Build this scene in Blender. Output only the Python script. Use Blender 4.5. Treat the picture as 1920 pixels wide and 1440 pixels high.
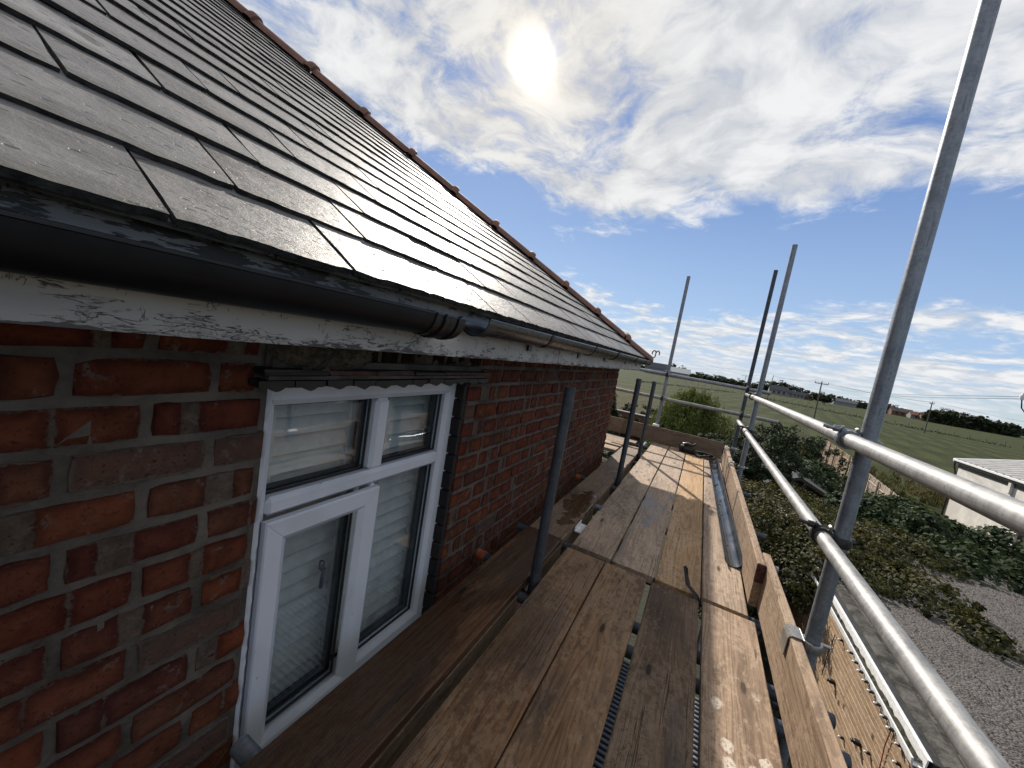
import bpy, math, random
import numpy as np
from mathutils import Vector, Matrix

random.seed(7)
RNG = np.random.default_rng(7)
scene = bpy.context.scene
for o in list(bpy.data.objects):
    bpy.data.objects.remove(o, do_unlink=True)
COL = scene.collection

# ------------------------------------------------------------------ camera
F_PX = 710.0
_vy = np.array([1323 - 960, 704.3 - 720, F_PX]); _vz = np.array([-145 - 960, 7200 - 720, F_PX])
_Y = _vy / np.linalg.norm(_vy)
_Zd = _vz / np.linalg.norm(_vz); _Zd = _Zd - _Y * (_Zd @ _Y); _Zd /= np.linalg.norm(_Zd)
_Z = -_Zd; _X = np.cross(_Y, _Z)
if _X[0] < 0: _X = -_X
ROT = np.stack([_X, _Y, _Z])
CAMZ = 1.1
cam_data = bpy.data.cameras.new('camera'); cam = bpy.data.objects.new('camera', cam_data)
COL.objects.link(cam)
r_ = ROT @ np.array([1, 0, 0]); u_ = ROT @ np.array([0, -1, 0]); b_ = ROT @ np.array([0, 0, -1])
cam.matrix_world = Matrix(((r_[0], u_[0], b_[0], 0), (r_[1], u_[1], b_[1], 0), (r_[2], u_[2], b_[2], CAMZ), (0, 0, 0, 1)))
cam_data.sensor_width = 36; cam_data.lens = 36 * F_PX / 1920
scene.cycles.max_bounces = 6; scene.cycles.diffuse_bounces = 3; scene.cycles.glossy_bounces = 3; scene.cycles.transparent_max_bounces = 8; scene.cycles.transmission_bounces = 4
cam_data.clip_start = 0.02; cam_data.clip_end = 9000
scene.camera = cam

def ray(u, v):
    return ROT @ np.array([u - 960, v - 720, F_PX])
def onz(u, v, z):
    w = ray(u, v); k = (z - CAMZ) / w[2]; return np.array([w[0] * k, w[1] * k, z])
def ony(u, v, y):
    w = ray(u, v); k = y / w[1]; return np.array([w[0] * k, y, w[2] * k + CAMZ])

# ------------------------------------------------------------------ light
SUN_EL, SUN_AZ = 34.1, -31.1          # azimuth from +Y towards +X
SDIR = np.array([math.sin(math.radians(SUN_AZ)) * math.cos(math.radians(SUN_EL)),
                 math.cos(math.radians(SUN_AZ)) * math.cos(math.radians(SUN_EL)),
                 math.sin(math.radians(SUN_EL))])
sun_d = bpy.data.lights.new('sun', 'SUN'); sun = bpy.data.objects.new('sun', sun_d); COL.objects.link(sun)
sun_d.energy = 4.7; sun_d.angle = math.radians(1.0); sun_d.color = (1.0, 0.93, 0.83)
sun.rotation_euler = Vector(SDIR).to_track_quat('Z', 'Y').to_euler()
sun.location = (-4, 8, 9)

vs = scene.view_settings
vs.view_transform = 'Standard'; vs.look = 'None'; vs.gamma = 1.0; vs.use_curve_mapping = False
vs.exposure = 0.48

# ---- small node helper
class NT:
    def __init__(self, tree): self.t = tree; self.n = tree.nodes; self.l = tree.links
    def add(self, typ, ins=None, **props):
        nd = self.n.new(typ)
        for k, v in props.items(): setattr(nd, k, v)
        if ins:
            for k, v in ins.items():
                s = nd.inputs[k]
                if isinstance(v, bpy.types.NodeSocket): self.l.new(v, s)
                elif v is not None: s.default_value = v
        return nd
    def math(self, op, a, b=None, c=None, clamp=False):
        nd = self.n.new('ShaderNodeMath'); nd.operation = op; nd.use_clamp = clamp
        for i, v in enumerate((a, b, c)):
            if v is None: continue
            if isinstance(v, bpy.types.NodeSocket): self.l.new(v, nd.inputs[i])
            else: nd.inputs[i].default_value = v
        return nd.outputs[0]
    def vmath(self, op, a, b=None):
        nd = self.n.new('ShaderNodeVectorMath'); nd.operation = op
        for i, v in enumerate((a, b)):
            if v is None: continue
            if isinstance(v, bpy.types.NodeSocket): self.l.new(v, nd.inputs[i])
            else: nd.inputs[i].default_value = v
        return nd
    def step(self, x, lo, hi):
        nd = self.n.new('ShaderNodeMapRange'); nd.interpolation_type = 'SMOOTHSTEP'
        self.l.new(x, nd.inputs[0]); nd.inputs[1].default_value = lo; nd.inputs[2].default_value = hi
        return nd.outputs[0]
    def mix(self, f, a, b, mode='MIX'):
        nd = self.n.new('ShaderNodeMix'); nd.data_type = 'RGBA'; nd.blend_type = mode
        for s, v in ((nd.inputs[0], f), (nd.inputs[6], a), (nd.inputs[7], b)):
            if isinstance(v, bpy.types.NodeSocket): self.l.new(v, s)
            elif isinstance(v, (int, float)): s.default_value = v
            else: s.default_value = (*v, 1) if len(v) == 3 else v
        return nd.outputs[2]
    def noise(self, vec, scale, detail=4, rough=0.55, dist=0.0):
        nd = self.add('ShaderNodeTexNoise', {'Vector': vec, 'Scale': scale, 'Detail': detail, 'Roughness': rough, 'Distortion': dist})
        return nd.outputs[0]
    def mapping(self, vec, scale=(1, 1, 1), loc=(0, 0, 0), rot=(0, 0, 0)):
        return self.add('ShaderNodeMapping', {'Vector': vec, 'Location': loc, 'Rotation': rot, 'Scale': scale}).outputs[0]

# ---- world: clear sky with a broken layer of cloud
world = bpy.data.worlds.new('World'); scene.world = world; world.use_nodes = True
w = NT(world.node_tree); w.n.clear()
sky = w.add('ShaderNodeTexSky', sky_type='NISHITA', sun_disc=False, sun_elevation=math.radians(SUN_EL),
            sun_rotation=math.radians(SUN_AZ), air_density=1.1, dust_density=0.25, ozone_density=2.2, altitude=10)
tc = w.add('ShaderNodeTexCoord')
d = w.vmath('NORMALIZE', tc.outputs['Generated']).outputs[0]
sp = w.add('ShaderNodeSeparateXYZ', {0: d})
zc = w.math('MAXIMUM', sp.outputs[2], 0.0)
den = w.math('ADD', zc, 0.13)
px_ = w.math('DIVIDE', sp.outputs[0], den); py_ = w.math('DIVIDE', sp.outputs[1], den)
pl = w.add('ShaderNodeCombineXYZ', {0: px_, 1: py_, 2: 0.0}).outputs[0]
pl = w.mapping(pl, scale=(1.0, 1.0, 1.0), loc=(3.15, 1.2, 0.0), rot=(0, 0, 0.35))
warp = w.add('ShaderNodeTexNoise', {'Vector': pl, 'Scale': 1.6, 'Detail': 3.0})
off = w.vmath('SCALE', w.vmath('SUBTRACT', warp.outputs[1], (0.5, 0.5, 0.5)).outputs[0]); off.inputs[3].default_value = 0.55
plw = w.vmath('ADD', pl, off.outputs[0]).outputs[0]
n1 = w.noise(plw, 2.1, 14, 0.66)
n2 = w.noise(plw, 7.5, 8, 0.62)
n3 = w.noise(pl, 0.75, 2, 0.5)
dens = w.math('ADD', w.math('MULTIPLY', n1, 0.72), w.math('ADD', w.math('MULTIPLY', n2, 0.2), w.math('MULTIPLY', n3, 0.22)))
# how much cloud stands at each height in this sky: a deck overhead, a clear belt, low banks near the horizon
el = w.math('ARCSINE', sp.outputs[2])
elj = w.math('ADD', el, w.math('MULTIPLY', w.math('SUBTRACT', n3, 0.5), 0.30))
hi_ = w.step(elj, math.radians(15), math.radians(23))
lo_ = w.step(elj, math.radians(13), math.radians(7))
bias = w.math('ADD', w.math('MULTIPLY', hi_, 0.27), w.math('MULTIPLY', lo_, 0.22))
dens = w.math('ADD', dens, w.math('SUBTRACT', bias, 0.14))
cmask = w.step(dens, 0.55, 0.72)
thick = w.step(dens, 0.60, 1.02)
# sun glow through the cloud
sd = w.vmath('DOT_PRODUCT', d, tuple(SDIR)).outputs[1]
sdm = w.math('MAXIMUM', sd, 0.0)
g_wide = w.math('POWER', sdm, 30.0)
skyc = w.mix(1.0, sky.outputs[0], (0.078, 0.082, 0.090), 'MULTIPLY')
skyc = w.mix(0.85, skyc, w.mix(w.step(sp.outputs[2], 0.02, 0.55), (0.30, 0.42, 0.60), (0.105, 0.19, 0.42)), 'DARKEN')
shade = w.noise(plw, 4.2, 8, 0.6)
shf = w.step(shade, 0.38, 0.66)
cl_lit = w.mix(shf, (0.46, 0.48, 0.51), (0.66, 0.662, 0.665))
cl = w.mix(w.math('MULTIPLY', thick, 0.55), cl_lit, w.mix(shf, (0.40, 0.415, 0.44), (0.64, 0.64, 0.642)))
cl = w.mix(w.math('MULTIPLY', g_wide, 0.75), cl, w.mix(shf, (0.43, 0.41, 0.375), (0.57, 0.55, 0.51)))
skyv = w.mix(w.math('MULTIPLY', cmask, 0.97), skyc, cl)
g1_ = w.math('MULTIPLY', w.math('POWER', sdm, 3600.0), 6.0)
g2_ = w.math('MULTIPLY', w.math('POWER', sdm, 420.0), 0.30)
g3_ = w.math('MULTIPLY', w.math('POWER', sdm, 60.0), 0.06)
glow = w.math('ADD', g1_, w.math('MULTIPLY', w.math('ADD', g2_, g3_), w.math('ADD', w.math('MULTIPLY', n2, 0.9), 0.55)))
gcol_ = w.vmath('SCALE', (1.0, 0.87, 0.66)); w.l.new(glow, gcol_.inputs[3])
skyv = w.vmath('ADD', skyv, gcol_.outputs[0]).outputs[0]
haze_h = w.step(sp.outputs[2], 0.10, 0.0)
skyv = w.mix(w.math('MULTIPLY', haze_h, 0.55), skyv, (0.46, 0.52, 0.59))
bg = w.add('ShaderNodeBackground', {'Color': skyv, 'Strength': 1.0})
wo = w.add('ShaderNodeOutputWorld', {'Surface': bg.outputs[0]})

# ------------------------------------------------------------------ object helpers
W0 = {}                                        # world origin of every linked object
def mark(o, label=None, cat=None, group=None, kind=None):
    if label: o['label'] = label
    if cat: o['category'] = cat
    if group: o['group'] = group
    if kind: o['kind'] = kind
    return o
def empty(name, loc, label=None, cat=None, group=None):
    o = bpy.data.objects.new(name, None); COL.objects.link(o); o.location = loc
    o.empty_display_size = 0.1
    W0[o] = np.array(loc, float); mark(o, label, cat, group); return o
def obj_from_mesh(name, me, parent, origin, rot=None, scale=None):
    o = bpy.data.objects.new(name, me); COL.objects.link(o)
    origin = np.array(origin, float); W0[o] = origin
    if parent is not None:
        o.parent = parent; o.location = origin - W0[parent]
    else: o.location = origin
    if rot is not None: o.rotation_euler = rot
    if scale is not None: o.scale = scale
    return o

class MB:
    """collects faces; build() makes one mesh object of them"""
    def __init__(self): self.v = []; self.f = []; self.sm = []; self.mi = []
    def add(self, verts, faces, smooth=False, mi=0):
        b = len(self.v); self.v.extend([tuple(map(float, p)) for p in verts])
        for f in faces: self.f.append([b + i for i in f]); self.sm.append(smooth); self.mi.append(mi)
        return self
    def convex(self, verts, faces, smooth=False, mi=0):
        P = np.array(verts, float); c = P.mean(0); out = []
        for f in faces:
            q = P[list(f)]; n = np.zeros(3)
            for i in range(len(f)): n += np.cross(q[i], q[(i + 1) % len(f)])
            out.append(list(f) if n @ (q.mean(0) - c) >= 0 else list(f)[::-1])
        return self.add(P, out, smooth, mi)
    def box(self, lo, hi, b=0.0, mi=0, jit=0.0, M=None):
        lo = np.array(lo, float); hi = np.array(hi, float); c = (lo + hi) / 2; h = (hi - lo) / 2
        if b <= 0:
            vs_ = [c + h * np.array((sx, sy, sz)) for sx in (-1, 1) for sy in (-1, 1) for sz in (-1, 1)]
            fs = [(0, 1, 3, 2), (4, 6, 7, 5), (0, 4, 5, 1), (2, 3, 7, 6), (0, 2, 6, 4), (1, 5, 7, 3)]
        else:
            b = min(b, h.min() * 0.9); vs_ = []; idx = {}
            for sx in (-1, 1):
                for sy in (-1, 1):
                    for sz in (-1, 1):
                        s = np.array((sx, sy, sz))
                        for a in range(3):
                            e = h - b; e[a] = h[a]; idx[(sx, sy, sz, a)] = len(vs_)
                            vs_.append(c + s * e + (RNG.normal(0, jit, 3) if jit else 0))
            fs = []
            S = (-1, 1)
            for a in range(3):
                for s in S:
                    o1, o2 = [k for k in range(3) if k != a]
                    q = []
                    for (p1, p2) in ((-1, -1), (1, -1), (1, 1), (-1, 1)):
                        t = [0, 0, 0]; t[a] = s; t[o1] = p1; t[o2] = p2; q.append(idx[(*t, a)])
                    fs.append(q)
            for a, b2 in ((0, 1), (0, 2), (1, 2)):
                cax = 3 - a - b2
                for s1 in S:
                    for s2 in S:
                        t = [0, 0, 0]; t[a] = s1; t[b2] = s2; t[cax] = -1; t2 = list(t); t2[cax] = 1
                        fs.append([idx[(*t, a)], idx[(*t2, a)], idx[(*t2, b2)], idx[(*t, b2)]])
            for sx in S:
                for sy in S:
                    for sz in S: fs.append([idx[(sx, sy, sz, k)] for k in range(3)])
        if M is not None: vs_ = [M @ p for p in vs_]
        return self.convex(vs_, fs, False, mi)
    def tube(self, pts, r, n=14, cap=True, hollow=0.0, mi=0):
        pts = [np.array(p, float) for p in pts]; rs = r if isinstance(r, (list, tuple)) else [r] * len(pts)
        rings = []; up = None
        for i, p in enumerate(pts):
            t = pts[min(i + 1, len(pts) - 1)] - pts[max(i - 1, 0)]; t = t / (np.linalg.norm(t) + 1e-9)
            if up is None:
                up = np.array((0, 0, 1.0)) if abs(t[2]) < 0.9 else np.array((1.0, 0, 0))
            a = np.cross(t, up); a /= np.linalg.norm(a); b = np.cross(a, t); up = b
            rings.append([p + rs[i] * (math.cos(2 * math.pi * k / n) * a + math.sin(2 * math.pi * k / n) * b) for k in range(n)])
        V = [q for rg in rings for q in rg]; Fs = []
        for i in range(len(pts) - 1):
            for k in range(n):
                k2 = (k + 1) % n; Fs.append((i * n + k, i * n + k2, (i + 1) * n + k2, (i + 1) * n + k))
        self.add(V, Fs, True, mi)
        if cap:
            for end in (0, -1):
                p = pts[end]; t = (pts[1] - pts[0]) if end == 0 else (pts[-1] - pts[-2]); t = t / np.linalg.norm(t)
                if end == 0: t = -t
                rg = rings[end]; rr = rs[end]
                if hollow > 0:
                    i1 = [p + (q - p) * (hollow / rr) for q in rg]; i2 = [q - t * 0.08 for q in i1]
                    V = rg + i1 + i2; f1 = []
                    for k in range(n):
                        k2 = (k + 1) % n
                        f1.append((k, k2, n + k2, n + k)); f1.append((n + k, n + k2, 2 * n + k2, 2 * n + k))
                    f1.append(tuple(range(2 * n, 3 * n)))
                    if end == 0: f1 = [tuple(reversed(f)) for f in f1]
                    self.add(V, f1, False, mi)
                else:
                    f = tuple(range(n)); self.add(rg, [f if end == -1 else tuple(reversed(f))], False, mi)
        return self
    def sweep(self, prof, y0, y1, closed=True, smooth=True, caps=True, mi=0, nseg=1, wob=0.0):
        """profile of (x, z) points carried along y"""
        n = len(prof); V = []
        for k in range(nseg + 1):
            y = y0 + (y1 - y0) * k / nseg
            dz = math.sin(k * 1.7) * wob
            V += [(x, y, z + dz) for x, z in prof]
        Fs = []
        for k in range(nseg):
            for i in range(n if closed else n - 1):
                j = (i + 1) % n; Fs.append((k * n + i, (k + 1) * n + i, (k + 1) * n + j, k * n + j))
        self.add(V, Fs, smooth, mi)
        if closed and caps:
            self.add([(x, y0, z) for x, z in prof], [tuple(range(n))], False, mi)
            self.add([(x, y1, z) for x, z in prof], [tuple(reversed(range(n)))], False, mi)
        return self
    def mesh(self, name, mats, origin=(0, 0, 0), sharp=40):
        me = bpy.data.meshes.new(name)
        V = np.array(self.v) - np.array(origin, float)
        me.from_pydata(V.tolist(), [], self.f); me.update()
        mats = mats if isinstance(mats, (list, tuple)) else [mats]
        for m in mats: me.materials.append(m)
        me.polygons.foreach_set('use_smooth', self.sm)
        if len(mats) > 1: me.polygons.foreach_set('material_index', self.mi)
        if any(self.sm): me.set_sharp_from_angle(angle=math.radians(sharp))
        return me
    def build(self, name, mats, parent=None, origin=None, sharp=40):
        if origin is None:
            P = np.array(self.v); origin = (P.min(0) + P.max(0)) / 2
        return obj_from_mesh(name, self.mesh(name, mats, origin, sharp), parent, origin)

# ------------------------------------------------------------------ materials
def new_mat(name):
    m = bpy.data.materials.new(name); m.use_nodes = True; t = NT(m.node_tree); t.n.clear()
    out = t.add('ShaderNodeOutputMaterial'); p = t.add('ShaderNodeBsdfPrincipled')
    t.l.new(p.outputs[0], out.inputs[0]); t.p = p; t.out = out
    t.tc = t.add('ShaderNodeTexCoord').outputs['Object']
    return m, t
def setp(t, **kw):
    for k, v in kw.items():
        s = t.p.inputs[k.replace('_', ' ')]
        if isinstance(v, bpy.types.NodeSocket): t.l.new(v, s)
        else: s.default_value = (*v, 1) if isinstance(v, tuple) and len(v) == 3 and s.type == 'RGBA' else v
def bump(t, h, strength=0.3, dist=0.01, normal=None):
    b = t.add('ShaderNodeBump', {'Height': h, 'Strength': strength, 'Distance': dist})
    if normal is not None: t.l.new(normal, b.inputs['Normal'])
    t.l.new(b.outputs[0], t.p.inputs['Normal']); return b.outputs[0]
def orand(t): return t.add('ShaderNodeObjectInfo').outputs['Random']
def shifted(t, amount=37.0):
    r = orand(t); s = t.math('MULTIPLY', r, amount)
    c = t.add('ShaderNodeCombineXYZ', {0: s, 1: t.math('MULTIPLY', s, 1.7), 2: t.math('MULTIPLY', s, 0.6)})
    return t.vmath('ADD', t.tc, c.outputs[0]).outputs[0], r
def plain(name, col, rough=0.5, metal=0.0, var=0.15, nscale=25, bmp=0.15, spec=0.5):
    m, t = new_mat(name); v, r = shifted(t)
    n = t.noise(v, nscale, 5, 0.6)
    dark = tuple(c * (1 - var * 2) for c in col); lite = tuple(min(1, c * (1 + var)) for c in col)
    setp(t, Base_Color=t.mix(t.step(n, 0.3, 0.7), dark, lite), Metallic=metal, Specular_IOR_Level=spec)
    setp(t, Roughness=t.math('ADD', t.math('MULTIPLY', n, 0.25), rough - 0.12))
    if bmp: bump(t, n, bmp, 0.004)
    return m
MAT = {}

# --- weathered timber
def wood(name, c_lo, c_hi, c_knot, rough=0.75, wet=0.0, spatter=0.0, puddle=None, grey=0.35, knots=0.045, saw=0.4, mould=0.35, axis=1, tint=(0.98, 0.90, 0.81)):
    m, t = new_mat(name); v, r = shifted(t, 23.0)
    if axis == 0:   # grain runs along local X
        v = t.mapping(v, rot=(0, 0, math.pi / 2))
    # bend of the grain around knots
    kn = t.mapping(v, scale=(6.5, 1.9, 6.5))
    vo = t.add('ShaderNodeTexVoronoi', {'Vector': kn, 'Scale': 1.0, 'Randomness': 1.0}, voronoi_dimensions='2D', feature='F1')
    kd = vo.outputs['Distance']
    keep = t.math('GREATER_THAN', t.add('ShaderNodeSeparateColor', {0: vo.outputs['Color']}).outputs[0], 0.62)
    near = t.math('MULTIPLY', t.step(kd, 0.30, 0.03), keep)
    warp_ = t.math('MULTIPLY', near, 0.020)
    wv = t.vmath('ADD', v, t.add('ShaderNodeCombineXYZ', {0: warp_}).outputs[0]).outputs[0]
    lw = t.noise(t.mapping(v, scale=(3, 0.5, 3)), 1.0, 2, 0.5)
    wv = t.vmath('ADD', wv, t.add('ShaderNodeCombineXYZ', {0: t.math('MULTIPLY', lw, 0.06)}).outputs[0]).outputs[0]
    g1 = t.noise(t.mapping(wv, scale=(105, 2.4, 105)), 1.0, 6, 0.7)
    g2 = t.noise(t.mapping(wv, scale=(420, 7, 420)), 1.0, 3, 0.6)
    rn = t.noise(t.mapping(wv, scale=(7.0, 0.55, 7.0)), 1.0, 2, 0.45)
    rings = t.math('ADD', t.math('MULTIPLY', t.math('SINE', t.math('MULTIPLY', rn, 120.0)), 0.25), 0.5)
    blot = t.noise(t.mapping(v, scale=(5, 1.5, 5)), 1.0, 5, 0.6)
    fine = t.noise(v, 130, 5, 0.65)
    c = t.mix(t.math('ADD', t.math('MULTIPLY', t.step(g1, 0.32, 0.68), 0.6), t.math('MULTIPLY', t.step(blot, 0.3, 0.7), 0.4)), c_lo, c_hi)
    c = t.mix(t.math('MULTIPLY', t.step(rings, 0.52, 0.74), 0.50), c, tuple(x * 0.55 for x in c_lo))
    gcol = tuple(sum(c_hi) / 3 * k for k in (1.18, 0.95, 0.74))
    c = t.mix(t.math('MULTIPLY', t.step(blot, 0.40, 0.68), grey), c, gcol)
    c = t.mix(t.math('MULTIPLY', t.step(g2, 0.50, 0.75), 0.35), c, tuple(x * 0.4 for x in c_lo))
    blot2 = t.noise(t.mapping(v, scale=(7, 2.3, 7), loc=(5, 2, 1)), 1.0, 6, 0.65)
    spk = t.math('MULTIPLY', t.step(fine, 0.52, 0.62), t.step(blot2, 0.46, 0.60))
    c = t.mix(t.math('MULTIPLY', spk, mould), c, tuple(x * 0.30 for x in c_lo))
    stain = t.step(t.noise(t.mapping(v, scale=(2.6, 0.9, 2.6), loc=(1, 7, 3)), 1.0, 6, 0.62), 0.52, 0.70)
    c = t.mix(t.math('MULTIPLY', stain, 0.68), c, tuple(x * 0.42 for x in c_lo))
    mot = t.noise(t.mapping(v, scale=(42, 26, 42)), 1.0, 7, 0.75)
    dry = t.step(t.math('ADD', t.math('MULTIPLY', mot, 0.6), t.math('MULTIPLY', blot2, 0.5)), 0.53, 0.60)
    c = t.mix(t.math('MULTIPLY', dry, 0.40), c, tuple(min(.6, x * 1.35) for x in gcol))
    c = t.mix(t.math('MULTIPLY', t.step(t.noise(t.mapping(v, scale=(75, 38, 75), loc=(2, 5, 1)), 1.0, 6, 0.75), 0.55, 0.66), 0.5), c, tuple(x * 0.38 for x in c_lo))
    # knots
    kmask = t.math('MULTIPLY', t.step(t.math('ADD', kd, t.math('MULTIPLY', t.math('SUBTRACT', fine, 0.5), 0.05)), knots * 1.5, knots), keep)
    krim = t.math('MULTIPLY', t.math('MULTIPLY', t.step(kd, knots * 2.8, knots * 1.3), keep), 0.45)
    c = t.mix(krim, c, tuple(x * 0.6 for x in c_lo)); c = t.mix(kmask, c, c_knot)
    # drying cracks
    ck = t.noise(t.mapping(wv, scale=(60, 0.7, 60), loc=(9, 0, 0)), 1.0, 2, 0.4)
    crack = t.math('MULTIPLY', t.step(t.math('ABSOLUTE', t.math('SUBTRACT', ck, 0.5)), 0.012, 0.0), t.step(blot2, 0.50, 0.58))
    c = t.mix(t.math('MULTIPLY', crack, 0.8), c, tuple(x * 0.15 for x in c_lo))
    # scratches across the grain
    sc = t.noise(t.mapping(v, scale=(9, 60, 9), rot=(0, 0, 0.25)), 1.0, 2, 0.4)
    scr = t.math('MULTIPLY', t.step(t.math('ABSOLUTE', t.math('SUBTRACT', sc, 0.5)), 0.02, 0.0), t.step(blot, 0.55, 0.64))
    c = t.mix(t.math('MULTIPLY', scr, 0.7), c, tuple(x * 0.3 for x in c_lo))
    rg = t.math('ADD', t.math('MULTIPLY', g1, 0.15), rough - 0.08)
    if spatter:
        s1 = t.add('ShaderNodeTexVoronoi', {'Vector': t.mapping(v, scale=(22, 15, 22)), 'Scale': 1.0}, voronoi_dimensions='2D')
        k2 = t.math('GREATER_THAN', t.add('ShaderNodeSeparateColor', {0: s1.outputs['Color']}).outputs[1], 0.66)
        zone = t.step(t.noise(t.mapping(v, scale=(3, 1.4, 3), loc=(3, 1, 0)), 1.0, 2, 0.5), 0.44, 0.54)
        ds = t.math('ADD', s1.outputs['Distance'], t.math('MULTIPLY', t.math('SUBTRACT', fine, 0.5), 0.45))
        sm = t.math('MULTIPLY', t.math('MULTIPLY', t.step(ds, 0.46, 0.36), k2), zone)
        sm = t.math('MULTIPLY', sm, t.step(fine, 0.36, 0.54)); c = t.mix(t.math('MULTIPLY', sm, spatter), c, (0.60, 0.57, 0.52))
    wetm = None; pm = None
    if wet > 0:
        wn = t.noise(t.mapping(v, scale=(3.2, 1.0, 3.2), loc=(0, 3, 5)), 1.0, 6, 0.62)
        wetm = t.step(wn, 0.60 - 0.35 * wet, 0.68 - 0.35 * wet)
    if puddle is not None:
        pv = t.mapping(t.tc, loc=tuple(-a for a in puddle[0]))
        pv = t.vmath('MULTIPLY', pv, tuple(1 / a for a in puddle[1])).outputs[0]
        ln = t.vmath('LENGTH', pv).outputs[1]
        ln = t.math('ADD', ln, t.math('MULTIPLY', t.math('SUBTRACT', t.noise(t.tc, 9, 5, 0.6), 0.5), 2.6))
        pm = t.step(ln, 1.02, 0.94)
        wetm = pm if wetm is None else t.math('MAXIMUM', wetm, pm)
    if wetm is not None:
        c = t.mix(t.math('MULTIPLY', wetm, 0.85), c, t.mix(1.0, c, (0.42, 0.38, 0.34), 'MULTIPLY'))
        rg = t.math('SUBTRACT', rg, t.math('MULTIPLY', wetm, rough - 0.30))
    if pm is not None: rg = t.math('MULTIPLY', rg, t.math('SUBTRACT', 1.0, t.math('MULTIPLY', pm, 0.85)))
    c = t.mix(1.0, c, tint, 'MULTIPLY')
    setp(t, Base_Color=c, Roughness=rg, Specular_IOR_Level=0.35)
    sawn = t.add('ShaderNodeTexWave', {'Vector': t.mapping(v, rot=(0, 0, 0.12)), 'Scale': 45.0, 'Distortion': 2.0, 'Detail': 1.0}, bands_direction='Y').outputs[1]
    h = t.math('ADD', t.math('MULTIPLY', g1, 0.9), t.math('MULTIPLY', g2, 0.5))
    h = t.math('SUBTRACT', h, t.math('ADD', t.math('MULTIPLY', crack, 1.2), t.math('MULTIPLY', kmask, 0.4)))
    h = t.math('ADD', h, t.math('MULTIPLY', sawn, saw * t_saw))
    if pm is not None: h = t.math('MULTIPLY', h, t.math('SUBTRACT', 1.0, t.math('MULTIPLY', pm, 0.93)))
    bump(t, h, 0.6, 0.005)
    return m
t_saw = 0.12
MAT['wood_wet'] = wood('timber_wet_dark', (0.070, 0.033, 0.013), (0.190, 0.098, 0.043), (0.018, 0.010, 0.006), 0.55, wet=0.7, grey=0.12, mould=0.4, tint=(0.86, 0.73, 0.58))
MAT['wood_old1'] = wood('timber_brown_weathered', (0.115, 0.062, 0.030), (0.330, 0.205, 0.116), (0.030, 0.017, 0.010), 0.68, wet=0.35, grey=0.3, tint=(0.86, 0.73, 0.58))
MAT['wood_old2'] = wood('timber_grey_brown', (0.140, 0.085, 0.048), (0.370, 0.250, 0.160), (0.035, 0.021, 0.013), 0.74, wet=0.15, grey=0.45, mould=0.6, tint=(0.86, 0.73, 0.58))
MAT['wood_dark'] = wood('timber_dark_mouldy', (0.080, 0.052, 0.034), (0.240, 0.168, 0.116), (0.024, 0.015, 0.010), 0.74, wet=0.2, grey=0.5, mould=0.85, tint=(0.88, 0.80, 0.70))
MAT['wood_pale'] = wood('timber_pale_spattered', (0.190, 0.132, 0.090), (0.410, 0.310, 0.225), (0.06, 0.038, 0.024), 0.80, spatter=0.9, grey=0.35, mould=0.45, tint=(1.02, 0.96, 0.90))
MAT['wood_new'] = wood('timber_fresh_golden', (0.300, 0.188, 0.090), (0.500, 0.340, 0.180), (0.10, 0.050, 0.022), 0.70, grey=0.08, mould=0.15)
MAT['wood_far'] = wood('timber_far_pale', (0.190, 0.142, 0.106), (0.390, 0.305, 0.235), (0.07, 0.045, 0.03), 0.75, wet=0.1, grey=0.4, mould=0.5, tint=(1.06, 1.0, 0.94))  # paler and greyer than the near boards
MAT['wood_inside'] = wood('timber_grey_with_puddle', (0.100, 0.065, 0.043), (0.260, 0.180, 0.125), (0.030, 0.019, 0.012), 0.70, wet=0.18, grey=0.4, mould=0.5, puddle=((0.02, -0.98, 0.02), (0.095, 0.34, 0.5)), tint=(0.88, 0.80, 0.70))
MAT['wood_toe'] = wood('timber_toe_board', (0.185, 0.130, 0.092), (0.370, 0.280, 0.205), (0.06, 0.038, 0.024), 0.82, grey=0.35, mould=0.65)
MAT['wood_end'] = wood('timber_end_toe_board', (0.105, 0.080, 0.062), (0.205, 0.165, 0.130), (0.03, 0.018, 0.012), 0.8, grey=0.5, mould=0.3, axis=0)
MAT['wood_cross'] = wood('timber_corner_boards', (0.220, 0.165, 0.120), (0.380, 0.300, 0.225), (0.08, 0.05, 0.03), 0.8, grey=0.3, axis=0)
MAT['wood_clad'] = wood('timber_cladding', (0.210, 0.145, 0.090), (0.420, 0.315, 0.210), (0.09, 0.05, 0.025), 0.8, grey=0.18, mould=0.5, knots=0.05)
MAT['wood_fence'] = wood('timber_fence', (0.22, 0.17, 0.13), (0.36, 0.30, 0.25), (0.10, 0.07, 0.05), 0.85, grey=0.6)
MAT['wood_pole'] = plain('timber_pole', (0.10, 0.08, 0.065), 0.85, var=0.2)

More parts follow.
